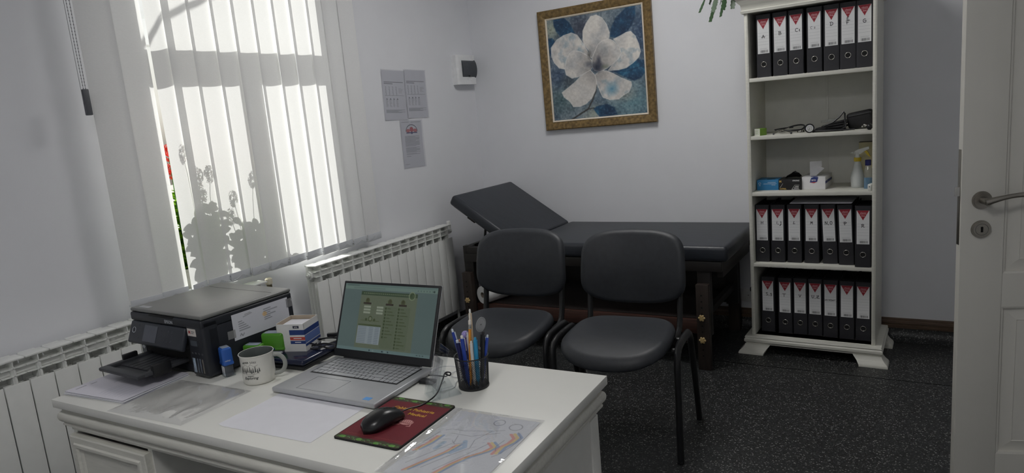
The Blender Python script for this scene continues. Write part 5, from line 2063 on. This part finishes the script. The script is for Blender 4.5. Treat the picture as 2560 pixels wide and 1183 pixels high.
# small reclining brain figure
bc = (.66, .50)
pc.ell(bc, .105, .055, (206, 150, 146))
for i in range(6):
    pc.line([(bc[0] - .09 + .032 * i, bc[1] - .04), (bc[0] - .075 + .032 * i, bc[1] + .0), (bc[0] - .085 + .032 * i, bc[1] + .03)], .009, (128, 66, 68))
pc.line([(bc[0] - .09, bc[1] + .012), (bc[0] + .09, bc[1] + .02)], .010, (128, 66, 68))
pc.line([(bc[0] - .06, bc[1] + .06), (bc[0] - .16, bc[1] + .085)], .014, (206, 150, 146))
pc.ell((bc[0] - .17, bc[1] + .075), .028, .022, (206, 150, 146))
pc.line([(bc[0] + .09, bc[1] + .02), (bc[0] + .115, bc[1] + .07), (bc[0] + .07, bc[1] + .075)], .015, (206, 150, 146))
for i in range(34):
    x = .06 + .026 * i
    pc.line([(x, .875 + .004 * (i % 2)), (x + .015, .877 + .004 * ((i + 1) % 2))], .007, (150, 78, 60), .8)


def matshape(x, y):
    return np.full_like(x, .0043)


me = pc.mesh('printed_cover', MWd - .005, MDp - .005)
# round the corners of the printed cover
for v in me.vertices:
    x, y = v.co.x, v.co.y
    ex, ey = MWd / 2 - .0025 - .006, MDp / 2 - .0025 - .006
    if abs(x) > ex and abs(y) > ey:
        d = Vector((abs(x) - ex, abs(y) - ey))
        if d.length > .006:
            d = d.normalized() * .006
            v.co.x = math.copysign(ex + d.x, x)
            v.co.y = math.copysign(ey + d.y, y)
me.materials.append(M_print('mat_cloth', .75))
link('printed_cover', me, None, mat_, (0, 0, .0043))
yel = M('mat_lettering', (214, 166, 52), .6)
text_mesh('lettering', 'Cabinet Psihiatrie', .0165, yel, mat_, (.006, .062, .0045), (0, 0, 0), bold=.0002)
text_mesh('lettering', 'Medical', .0165, yel, mat_, (.030, .040, .0045), (0, 0, 0), bold=.0002)
mo = on_desk('computer_mouse', 'black wired computer mouse on the red mouse mat', 'mouse', 1.0635, .182, -.18, HD + .0045)
m = MB()
loops = []
for i in range(13):
    t = i / 12
    yv = -.058 + .116 * t
    w = .031 * (1 - abs(2 * t - 1) ** 3.2) ** .5 * (1.0 - .10 * t) + .002
    h = .036 * (math.sin(PI * (t * .86 + .10))) ** .75 + .002
    lp = []
    for k in range(20):
        a = 2 * PI * k / 20
        ca, sa = math.cos(a), math.sin(a)
        lp.append((w * math.copysign(abs(ca) ** .75, ca), yv, max(0.0, h * .38 + h * .62 * sa) if sa > 0 else h * .38 * (1 + sa * 1.0)))
    loops.append(lp)
m.rings(loops)
msb = m.build('shell', M('mouse_black', (20, 20, 23), .3, var=.1), mo, smooth=70)
MB().cyl((-.0035, .034, .0215), (.0035, .034, .0215), .0078, seg=18, bevel=.001).build('scroll_wheel', GREYDARK, mo)
gp = []
for i in range(9):
    t = .55 + .40 * i / 8
    gp.append((0, -.058 + .116 * t, .036 * (math.sin(PI * (t * .86 + .10))) ** .75 + .0018))
MB().tube(gp, .0007, 6).build('button_gap', M('gap_dark', (6, 6, 7), .6), mo)
wc = on_desk('mouse_cable', 'thin black mouse cable running past the card stand', 'cable', 0, 0, 0)
pts = [(1.072, .243, .012), (1.078, .262, .011), (1.088, .30, .006), (1.098, .345, .014), (1.100, .375, .04), (1.096, .395, .052), (1.105, .405, .050), (1.110, .395, .047), (1.100, .392, .050), (1.083, .42, .04), (1.05, .46, .012), (1.01, .47, .006), (.99, .46, .008)]


def smooth_path(pts, n=6):
    P_ = [Vector(p) for p in pts]
    out = []
    for i in range(len(P_) - 1):
        a, b, c, d = P_[max(i - 1, 0)], P_[i], P_[i + 1], P_[min(i + 2, len(P_) - 1)]
        for k in range(n):
            t = k / n
            out.append(.5 * ((2 * b) + (c - a) * t + (2 * a - 5 * b + 4 * c - d) * t * t + (3 * b - a - 3 * c + d) * t ** 3))
    out.append(P_[-1])
    return out


MB().tube(smooth_path(pts), .0018, 8).build('cord', BLACKP, wc)
wc2 = on_desk('white_cable', 'thin white cable looping behind the card stand', 'cable', 0, 0, 0)
pts = [(.985, .49, .010), (1.0, .52, .012), (1.03, .54, .006), (1.07, .53, .002), (1.10, .555, .004), (1.105, .51, .004), (1.065, .48, .003), (1.04, .50, .004), (1.06, .54, .005), (1.09, .53, .003), (1.085, .46, .003), (1.10, .42, .003), (1.08, .385, .004), (1.06, .41, .003), (1.05, .45, .003)]
MB().tube(smooth_path(pts), .0016, 8).build('cord', M('white_cord', (206, 208, 208), .4), wc2)
MB().cyl((.986, .478, .010), (.986, .50, .011), .005, seg=10, bevel=.001).build('plug', M('white_cord', (206, 208, 208), .4), wc2)

# ---------------------------------------------------------------- acrylic card stand
ch_ = on_desk('card_stand', 'clear acrylic card stand between laptop and pen cup', 'card stand', 1.072, .352, -.62)
m = MB()
m.obox(Matrix.Translation((.0, .035, .062)) @ Matrix.Rotation(math.radians(-17), 4, 'X'), .062, .0025, .128)
m.build('back_plate', CLEAR, ch_)
MB().box(-.031, .031, .0, .075, .0, .0025).build('base_plate', CLEAR, ch_)
m = MB().obox(Matrix.Translation((0, .002, .022)) @ Matrix.Rotation(math.radians(-12), 4, 'X'), .062, .0025, .045)
m.build('front_plate', CLEAR, ch_)
for x in (-.031, .029):
    MB().prism([(0, 0), (.075, 0), (.055, .05), (.02, .05)], Matrix.Translation((x, 0, 0)) @ Matrix.Rotation(PI / 2, 4, 'Z') @ Matrix.Rotation(PI / 2, 4, 'X'), .002).build('side_plate', CLEAR, ch_)
for k in range(2):
    MB().obox(Matrix.Translation((0, .026 - .006 * k, .060 + .006 * k)) @ Matrix.Rotation(math.radians(-16 + k), 4, 'X'), .056, .0008, .080).build('clear_card', M_clear('card_film', (.94, .94, .95), .06, .06), ch_)

# ---------------------------------------------------------------- mug
mug = on_desk('mug', 'white enamel-style mug with grey inside and forest print', 'mug', .513, .302, -.30)
MR, MH = .0455, .086
m = MB().lathe([(0, 0), (.038, 0), (.0425, .002), (.0445, .007), (.0450, .02), (.0452, .05), (.0458, .078), (.0474, .083), (.0482, .0845)], seg=56)
m.build('outside', M('mug_white', (214, 213, 206), .3, var=.02), mug, smooth=60)
MB().lathe([(.0482, .0845), (.0478, .0858), (.0464, .0856)], seg=56).build('rim', M('mug_rim', (228, 227, 220), .3), mug, smooth=60)
MB().lathe([(.0464, .0856), (.0440, .080), (.0432, .05), (.0425, .006), (.036, .004), (0, .004)], seg=56).build('inside', M('mug_inside', (88, 94, 92), .35), mug, smooth=60)
m = MB()
hp = []
for i in range(17):
    a = math.radians(-78 + 156 * i / 16)
    hp.append((.042 + .034 * math.cos(a) ** .8 if math.cos(a) > 0 else .042, 0, .044 + .029 * math.sin(a)))
hp[0] = (.0435, 0, .0165)
hp[-1] = (.0435, 0, .0715)
m.tube(hp, .0062, 12, up=(0, 1, 0), flat=.8)
hn = m.build('handle', M('mug_handle', (150, 153, 148), .3, var=.05), mug, smooth=60, label='grey-green looped handle')
hn.rotation_euler = (0, 0, math.radians(52))
# print wrapped round the front, facing the camera (-y, slightly right)
A0 = math.radians(-52)


def wrap_mug(co):
    a = A0 + co.x / MR
    r = .0457 + .0003 * (1 if co.z > 0 else 0)
    return Vector((r * math.cos(a), r * math.sin(a), .043 + co.y))


INKM = M('mug_print', (74, 78, 76), .5)


def flat_to_mug(nm, polys):
    m = MB()
    for pl in polys:
        m.bm.faces.new([m.bm.verts.new(wrap_mug(Vector((x, y, 1)))) for x, y in pl])
    return m.build(nm, INKM, mug, smooth=0)


r_ = random.Random(2)
polys = []
for i in range(11):
    x = -.027 + .0054 * i + r_.uniform(-.001, .001)
    hgt = r_.uniform(.011, .019)
    b = r_.uniform(-.003, .003) - .002
    polys.append([(x - .0004, b - .002), (x + .0004, b - .002), (x + .0004, b), (x - .0004, b)])
    for k in range(3):
        w = .0026 * (1 - .25 * k)
        z0 = b + hgt * .28 * k
        polys.append([(x - w, z0), (x + w, z0), (x, z0 + hgt * .45)])
flat_to_mug('tree_print', polys)
polys = []


def thin(p, q, w=.0005):
    d = Vector((q[0] - p[0], q[1] - p[1]))
    n = Vector((-d.y, d.x)).normalized() * w / 2
    return [(p[0] - n.x, p[1] - n.y), (q[0] - n.x, q[1] - n.y), (q[0] + n.x, q[1] + n.y), (p[0] + n.x, p[1] + n.y)]


for pth in ([(-.022, .012), (-.012, .020), (-.004, .014), (.004, .021), (.014, .013), (.024, .018)], [(-.028, -.008), (-.018, -.004), (-.010, -.009), (.0, -.006), (.012, -.009), (.026, -.006)],
            [(-.022, -.010), (-.016, -.001), (-.010, -.010)], [(.010, -.008), (.018, .002), (.025, -.007)], [(-.02, -.0245), (.018, -.0235)]):
    for p, q in zip(pth[:-1], pth[1:]):
        polys.append(thin(p, q))
flat_to_mug('mountain_print', polys)
for s_, sz, yy, sh in (('NEVER', .0072, .026, 0), ('LOST', .0072, .0265, 0), ('ALWAYS', .0044, -.0135, 0), ('Exploring', .0105, -.0195, .35)):
    xo = {'NEVER': -.011, 'LOST': .0125}.get(s_, 0.0)
    text_mesh('lettering', s_, sz, INKM, mug, (0, 0, 0), (0, 0, 0), shear=sh,
              wrap=lambda co, xo=xo, yy=yy: wrap_mug(Vector((co.x + xo, co.y + yy - (abs(co.x + xo) ** 2) * (6 if yy > 0 else 0), co.z))), bold=.0001)

# ---------------------------------------------------------------- stamps, paper cube, dark case
def stamp(name, label, x, y, rz, col, w, d, h, window=True):
    s_ = on_desk(name, label, 'stamp', x, y, rz, group='self-inking stamps on the desk')
    M_ = M('stamp_' + '_'.join(map(str, col)), col, .35, var=.05)
    MB().box(-w / 2 - .001, w / 2 + .001, -d / 2 - .001, d / 2 + .001, 0, h * .16, .003).build('foot_frame', M_clear('stamp_clear', (.86, .9, .93), .08, .1), s_)
    MB().box(-w / 2 + .003, w / 2 - .003, -d / 2 + .003, d / 2 - .003, .002, h * .42, .002).build('mechanism', M('stamp_mech', (70, 74, 80), .4), s_)
    MB().box(-w / 2 + .006, w / 2 - .008, -d / 2 + .0015, -d / 2 + .004, .004, h * .36, .001).build('print_plate', M('stamp_plate', (206, 208, 212), .4, var=.15, scale=80), s_)
    MB().box(-w / 2, w / 2, -d / 2, d / 2, h * .38, h, min(w, d) * .22, 4).build('case', M_, s_)
    MB().box(-w / 2 - .0004, w / 2 + .0004, -d / 2 - .0004, d / 2 + .0004, h * .40, h * .52, .003).build('band', M_, s_)
    if window:
        MB().box(-w * .36, w * .36, -d * .36, d * .36, h - .0008, h + .0012, .002).build('index_window', M('stamp_window', (150, 160, 176), .2), s_)
    MB().box(-w * .25, w * .1, -d / 2 - .0008, -d / 2 + .001, h * .43, h * .49).build('catch', M('stamp_catch', (28, 46, 110), .4), s_)
    return s_


sp = stamp('blue_stamp', 'blue self-inking stamp standing between printer and mug', .382, .300, -.35, (44, 92, 172), .036, .030, .088)
text_mesh('lettering', 'colop', .0072, M('white_print', (226, 226, 226), .5), sp, (.0184, -.002, .050), (PI / 2, 0, PI / 2))
stamp('green_stamp', 'smaller green stamp partly hidden behind the mug', .398, .388, .25, (82, 146, 44), .060, .030, .068)
stamp('green_stamp', 'larger green stamp beside the box of note paper', .428, .445, .30, (82, 146, 44), .074, .036, .090)
dk = on_desk('dark_case', 'flat dark blue plastic case under the box of note paper', 'case', .518, .478, .06)
MB().box(-.068, .068, -.088, .088, 0, .012, .003).build('base', BLACKP, dk)
MB().box(-.066, .066, -.086, .086, .011, .030, .008, 3).build('lid', M('navy_gloss', (26, 32, 56), .15, var=.15), dk)
nb = on_desk('note_paper_box', 'white and blue cardboard box of note paper on the dark case', 'box', .478, .497, .30, HD + .030)
NW = .092
white_c = M('note_carton', (216, 216, 214), .6)
for nm, a in (('front', (-NW / 2, NW / 2, -NW / 2, -NW / 2 + .0015)), ('back', (-NW / 2, NW / 2, NW / 2 - .0015, NW / 2))):
    MB().box(a[0], a[1], a[2], a[3], 0, .088 if nm == 'back' else .086).build(nm + '_wall', white_c, nb, smooth=0)
MB().box(NW / 2 - .0015, NW / 2, -NW / 2, NW / 2, 0, .088).build('side_wall', white_c, nb, smooth=0)
MB().box(-NW / 2, -NW / 2 + .0015, -NW / 2, NW / 2, 0, .088).build('side_wall', white_c, nb, smooth=0)
kraft = M('kraft_inside', (172, 158, 140), .8)
MB().box(-NW / 2 + .0016, NW / 2 - .0016, NW / 2 - .0021, NW / 2 - .0016, .01, .0878).build('inner_face', kraft, nb, smooth=0)
MB().box(-NW / 2 + .0016, -NW / 2 + .0021, -NW / 2 + .002, NW / 2 - .002, .01, .0878).build('inner_face', kraft, nb, smooth=0)
m = MB()
for k in range(22):
    m.obox(Matrix.Translation((.0008 * math.sin(k * 1.7), .0008 * math.cos(k * 2.3), .003 + k * .0034)), NW - .008, NW - .008, .0031)
m.build('note_paper', PAPER, nb, smooth=0)
bl1, bl2, rd_ = M('box_navy', (38, 62, 122), .5), M('box_blue', (92, 114, 168), .5), M('box_red', (186, 72, 62), .5)
e = NW / 2 + .0003
for z0, z1, mt in ((.052, .068, bl1), (.026, .050, bl2), (.016, .0235, bl1)):
    MB().box(e - .0004, e, -NW / 2 - .0003, e, z0, z1).build('stripe', mt, nb, smooth=0)
for z0, z1, mt in ((.052, .068, bl1), (.036, .046, rd_), (.024, .034, bl1)):
    MB().box(-.004, e, -e, -e + .0004, z0, z1).build('stripe', mt, nb, smooth=0)
lgx = MB().box(.010, .030, -e - .0002, -e + .0002, .073, .081).build('logo_patch', M('logo_dark', (50, 52, 72), .5), nb, smooth=0)
text_mesh('lettering', 'aro', .0075, M('white_print', (226, 226, 226), .5), lgx, (.020, -e - .0004, .0772), RX90)
for z_, w_ in ((.040, .026), (.028, .020)):
    MB().box(.021 - w_ / 2, .021 + w_ / 2, -e - .0003, -e, z_, z_ + .0026).build('print', M('white_print', (226, 226, 226), .5), nb)

# ---------------------------------------------------------------- power adapter and cables
ad = on_desk('power_adapter', 'black laptop power adapter with coiled cable behind laptop', 'power adapter', .566, .555, .5)
MB().box(-.05, .05, -.024, .024, 0, .029, .006, 3).build('brick', BLACKP, ad)
MB().box(-.010, .012, -.004, .002, .0288, .0294).build('white_mark', M('white_print', (226, 226, 226), .5), ad)
pts = []
for i in range(46):
    a = i * .42
    rr_ = .045 + .007 * math.sin(i * .9)
    pts.append((rr_ * 1.15 * math.cos(a) - .015, rr_ * math.sin(a) - .012, .032 + .012 * abs(math.sin(i * .35)) + .004 * math.sin(i * 1.1)))
MB().tube(smooth_path(pts, 3), .0024, 8).build('cable', M('cable_black', (26, 27, 30), .35), ad)
MB().tube(smooth_path([(-.05, -.02, .04), (-.075, -.045, .03), (-.085, -.08, .012), (-.06, -.10, .004), (-.03, -.105, .003), (.0, -.09, .004)], 6), .0022, 8).build('cable', M('cable_black', (26, 27, 30), .35), ad)
MB().box(-.032, .010, .030, .046, .04, .052, .003).build('plug', BLACKP, ad)
hub = on_desk('usb_dongle', 'small black adapter sticking out under the laptop side', 'adapter', 1.01, .43, .1)
MB().box(-.022, .022, -.012, .012, 0, .010, .003).build('housing', BLACKP, hub)

# ---------------------------------------------------------------- pen cup and pens
PCX_, PCY_ = 1.142, .452
cup = on_desk('pen_cup', 'black wire mesh pen cup full of pens', 'pen cup', PCX_, PCY_, 0)
CR0, CR1, CHh = .0385, .0435, .0835
MB().lathe([(0, 0), (CR0 + .0012, 0), (CR0 + .0018, .003), (CR0 + .0012, .006), (0, .006)], seg=36).build('base', BLACKM, cup)
MB().torus((0, 0, CHh), CR1, .0016, 'Z', 40, 8).build('rim', BLACKM, cup)
m = MB()
NA, NZ = 54, 26
g = []
for j in range(NZ + 1):
    t = j / NZ
    rr_ = CR0 + (CR1 - CR0) * t
    g.append([m.bm.verts.new((rr_ * math.cos(2 * PI * (i + .5 * (j % 2)) / NA), rr_ * math.sin(2 * PI * (i + .5 * (j % 2)) / NA), .005 + (CHh - .005) * t)) for i in range(NA)])
# diamonds: each face joins two rows, so that the wire runs on the diagonals
for j in range(0, NZ - 1):
    for i in range(NA):
        off = i if j % 2 == 0 else i
        a = g[j][i]
        if j % 2 == 0:
            l, r2 = g[j + 1][(i - 1) % NA], g[j + 1][i]
        else:
            l, r2 = g[j + 1][i], g[j + 1][(i + 1) % NA]
        tpp = g[j + 2][i]
        m.bm.faces.new((a, r2, tpp, l))
me = m.mesh('mesh_wall', 0)
mw = link('mesh_wall', me, BLACKM, cup)
mw['kind'] = 'stuff'
wf = mw.modifiers.new('wire', 'WIREFRAME')
wf.thickness = .0013
wf.use_even_offset = False


def pen_root(name, label, cat, x, y, lean, az, foot=None):
    """stands in the cup: foot point on the base, leaning by lean towards azimuth az"""
    o = thing(name, label, cat, D(PCX_ + x, PCY_ + y, HD + .0065), group='pens in the mesh cup')
    d = Vector((math.cos(az + DR) * math.sin(lean), math.sin(az + DR) * math.sin(lean), math.cos(lean)))
    o.rotation_euler = d.to_track_quat('Z', 'Y').to_euler()
    return o


def ballpen(name, label, x, y, lean, az, L, barrel, top, clip, grip=None, r=.0045, ring=None):
    o = pen_root(name, label, 'pen', x, y, lean, az)
    MB().lathe([(0, 0), (.0009, .001), (.0016, .010), (r * .8, .016), (r, .024), (r, L * .72)], seg=14).build('barrel', barrel, o, smooth=50)
    MB().lathe([(r, L * .72), (r * 1.02, L * .73), (r * .96, L * .95), (r * .7, L * .955)], seg=14).build('upper_barrel', top, o, smooth=50)
    MB().lathe([(0, L * .94), (r * .62, L * .94), (r * .62, L * 1.0), (r * .4, L * 1.01), (0, L * 1.01)], seg=12).build('push_button', clip, o, smooth=50)
    MB().box(-.0016, .0016, r * .9, r + .0018, L * .70, L * .95, .0006).build('clip', clip, o)
    return o


BLUEP = M('pen_blue', (38, 66, 156), .3)
NAVYP = M('pen_navy', (28, 34, 84), .3)
CLEARP = M('pen_clear_end', (196, 204, 212), .2)
WHITEP = M('pen_white', (214, 212, 206), .35)
BEIGE = M('pen_beige', (206, 186, 160), .4)
CYAN = M('pen_cyan', (40, 140, 186), .35)
COPPER = M('pen_copper', (190, 130, 104), .3, metal=.6)
ballpen('ballpoint_pen', 'blue pen with clear end leaning out at left of cup', -.012, -.008, .20, 3.3, .150, BLUEP, BLUEP, CLEARP)
ballpen('ballpoint_pen', 'dark pen with copper trim at left rim of cup', -.016, .004, .13, 3.6, .118, COPPER, NAVYP, COPPER)
ballpen('ballpoint_pen', 'thick navy pen with small white print in cup', -.012, -.016, .10, 3.9, .124, NAVYP, NAVYP, CLEARP, r=.0062)
ballpen('ballpoint_pen', 'bright blue pen with white push button in cup', .0, -.022, .05, 4.2, .138, BLUEP, BLUEP, WHITEP, r=.0055)
ballpen('ballpoint_pen', 'tall beige pen with cream clip, tallest in cup', -.004, .014, .08, 1.9, .190, BEIGE, BEIGE, WHITEP, r=.0045)
ballpen('ballpoint_pen', 'slim white pen with silver end in cup', .006, -.008, .04, 3.0, .140, WHITEP, WHITEP, CLEARP, r=.0038)
ballpen('ballpoint_pen', 'white pen standing low behind pencil in cup', .013, -.014, .05, 5.4, .122, WHITEP, WHITEP, WHITEP, r=.0045)
ballpen('ballpoint_pen', 'light blue pen with white band in cup', .019, -.008, .09, 5.6, .132, CYAN, CYAN, CYAN, r=.0056)
ballpen('ballpoint_pen', 'black pen with clip at right of cup', .020, .008, .12, .2, .140, BLACKP, BLACKP, BLACKP, r=.0055)
ballpen('ballpoint_pen', 'blue pen with white cap leaning out at right', .018, .014, .21, .1, .132, BLUEP, BLUEP, CLEARP, r=.0042)
pn_ = pen_root('violet_pen', 'pen topped by a violet glass-like ball in cup', 'pen', -.006, .004, .05, 3.5)
MB().lathe([(0, 0), (.003, .01), (.0035, .12), (0, .12)], seg=12).build('barrel', M('pen_violet', (120, 110, 176), .3), pn_)
MB().sphere((0, 0, .131), .0105, seg=14).build('ball', M('violet_ball', (150, 140, 196), .12, var=.3, scale=120), pn_)
pcl = pen_root('pencil', 'orange pencil with white eraser in cup', 'pencil', .003, -.020, .09, 1.0)
MB().lathe([(0, 0), (.0038, .018), (.0038, .152)], seg=6).build('shaft', M('pencil_orange', (214, 142, 44), .4), pcl, smooth=0)
MB().lathe([(.0038, .152), (.0041, .153), (.0041, .163), (.0038, .164)], seg=14).build('ferrule', CHROME, pcl)
MB().lathe([(.0038, .164), (.0040, .172), (.003, .175), (0, .1755)], seg=14).build('eraser', M('eraser_white', (220, 214, 204), .7), pcl)
rul = pen_root('goniometer', 'clear round-ended plastic protractor standing in cup', 'protractor', .012, .012, .10, .35)
m = MB().box(-.009, .009, -.0008, .0008, 0, .165)
m.build('arm', CLEAR, rul)
m = MB().cyl((0, -.0018, .157), (0, -.0008, .157), .0195, seg=36)
dsk = m.build('disc', M_clear('disc_plastic', (.82, .84, .86), .12, .1, haze=.35), rul)
m = MB()
for i in range(36):
    a = 2 * PI * i / 36
    m.obox(Matrix.Translation((.0165 * math.cos(a), -.0019, .157 + .0165 * math.sin(a))) @ Matrix.Rotation(-a, 4, 'Y'), .003, .0002, .0004)
m.cyl((0, -.0024, .157), (0, -.0016, .157), .0014, seg=10)
m.build('scale_marks', M('scale_mark', (60, 60, 64), .5), dsk)
rul.rotation_euler.rotate_axis('Z', -.5)

# ================================================================ POTTED PLANTS ON THE WINDOW SILL, AND AN ADDED SHADOW CASTER OUTSIDE
leaf_m = MB()
lp = []
for t, w, z in ((0, .002, 0), (.15, .014, .001), (.4, .024, .003), (.65, .022, .004), (.88, .012, .002), (1.0, .001, 0)):
    lp.append((t * .062, w, z))
Lv = [leaf_m.bm.verts.new((x, -w, z + .003)) for x, w, z in lp]
Cv = [leaf_m.bm.verts.new((x, 0, z)) for x, w, z in lp]
Rv = [leaf_m.bm.verts.new((x, w, z + .003)) for x, w, z in lp]
for i in range(len(lp) - 1):
    leaf_m.bm.faces.new((Lv[i], Cv[i], Cv[i + 1], Lv[i + 1]))
    leaf_m.bm.faces.new((Cv[i], Rv[i], Rv[i + 1], Cv[i + 1]))
leaf_me = leaf_m.mesh('leaf', 60)
lm_ = bpy.data.materials.new('sunlit_leaf')
lm_.use_nodes = True
_nt = lm_.node_tree
_nt.nodes.clear()
_o = _nt.nodes.new('ShaderNodeOutputMaterial')
_d = _nt.nodes.new('ShaderNodeBsdfDiffuse')
_t = _nt.nodes.new('ShaderNodeBsdfTranslucent')
_mx = _nt.nodes.new('ShaderNodeMixShader')
_n = _nt.nodes.new('ShaderNodeTexNoise')
_n.inputs['Scale'].default_value = 25
_r = _nt.nodes.new('ShaderNodeValToRGB')
_r.color_ramp.elements[0].color = lin((74, 128, 30)) + (1,)
_r.color_ramp.elements[1].color = lin((150, 190, 60)) + (1,)
_nt.links.new(_n.outputs[0], _r.inputs[0])
_nt.links.new(_r.outputs[0], _d.inputs[0])
_nt.links.new(_r.outputs[0], _t.inputs[0])
_mx.inputs[0].default_value = .45
_nt.links.new(_d.outputs[0], _mx.inputs[1])
_nt.links.new(_t.outputs[0], _mx.inputs[2])
_nt.links.new(_mx.outputs[0], _o.inputs[0])
leaf_me.materials.append(lm_)
fl = MB()
for k in range(4):
    a = PI / 2 * k
    M4 = Matrix.Rotation(a, 4, 'Z')
    fl.bm.faces.new([fl.bm.verts.new(M4 @ Vector(p)) for p in ((0, 0, 0), (.006, -.0035, .002), (.0095, 0, .003), (.006, .0035, .002))])
floret_me = fl.mesh('floret', 0)
floret_me.materials.append(M('red_petal', (216, 52, 34), .5, var=.2))


def kalanchoe(label, y, x, h, n_st, seed, heads):
    r = random.Random(seed)
    k = thing('flowering_pot_plant', label, 'potted plant', (x, y, WZ0 + .004), group='flowering plants on the window sill')
    MB().lathe([(0, 0), (.036, 0), (.038, .003), (.046, .075), (.049, .077), (.049, .088), (.046, .088), (.044, .078), (0, .074)], seg=28).build('pot', M('white_pot', (206, 204, 196), .5), k)
    for s_ in range(n_st):
        a = 2 * PI * s_ / n_st + r.uniform(-.4, .4)
        ln = h * r.uniform(.62, .85)
        ex, ey = .026 * math.cos(a), .085 * math.sin(a)
        p0, p1, p2 = Vector((.012 * math.cos(a), .012 * math.sin(a), .076)), Vector((ex * .6, ey * .6, .076 + ln * .5)), Vector((ex, ey, .076 + ln))
        MB().tube([p0, p1, p2], [.004, .0035, .0022], 6).build('stem', GREENLEAF, k)
        n_l = int(ln / .014)
        for i in range(n_l):
            t = (i + .5) / n_l
            pp = p0 * (1 - t) ** 2 + p1 * 2 * t * (1 - t) + p2 * t * t
            ph = i * 2.4 + s_
            sc = 1.45 - .5 * t
            dirv = Vector((math.cos(ph) * .45, math.sin(ph), r.uniform(-.1, .5)))
            o = link('leaf', leaf_me, None, k)
            o.matrix_local = Matrix.Translation(pp) @ dirv.to_track_quat('X', 'Z').to_matrix().to_4x4() @ Matrix.Diagonal((sc * .9, sc, sc, 1))
    for (hx_, hy_, hz_) in heads:
        st_ = MB().tube([(hx_ * .3, hy_ * .4, .1 + h * .4), (hx_ * .8, hy_ * .8, hz_ - .08), (hx_, hy_, hz_ - .02)], .0018, 6).build('flower_stem', GREENLEAF, k)
        for i in range(60):
            rr_, aa_ = r.random() ** .5, r.uniform(0, 2 * PI)
            d = Vector((r.uniform(-.8, .8), rr_ * math.cos(aa_), rr_ * math.sin(aa_)))
            o = link('floret', floret_me, None, st_)
            o.matrix_local = Matrix.Translation(Vector((hx_, hy_, hz_)) + Vector((d.x * .014, d.y * .024, d.z * .036))) @ d.to_track_quat('Z', 'Y').to_matrix().to_4x4()


kalanchoe('red flowering plant seen through the gap between the blind slats', -2.392, -.055, .44, 8, 3, [(.0, .002, .60), (.005, -.045, .69), (.0, .005, .52), (.0, .06, .60)])
kalanchoe('flowering plant on sill casting the right-hand shadow on the blind', -2.185, -.06, .33, 7, 8, [(.0, .072, .55), (.0, -.045, .48), (.0, -.075, .40)])
kalanchoe('small plant on sill whose tip shadows the blind bottom, far right', -1.98, -.065, .10, 4, 15, [(.0, -.03, .17)])
cb_ = thing('arc_shadow_caster', 'unseen curved cord added outside the upper window to shadow the blind', 'cable', (-1.0, -2.2, 2.2))  # invented shape, added to cast the curved shadow on the slats
pts = [(0, y + 2.2, z - 2.2) for y, z in ((-2.72, 2.40), (-2.64, 2.51), (-2.59, 2.576), (-2.56, 2.608), (-2.48, 2.67), (-2.31, 2.745), (-2.10, 2.84), (-1.8, 2.97), (-1.3, 3.12))]
MB().tube(smooth_path(pts), .013, 8).build('cable', GREYDARK, cb_)
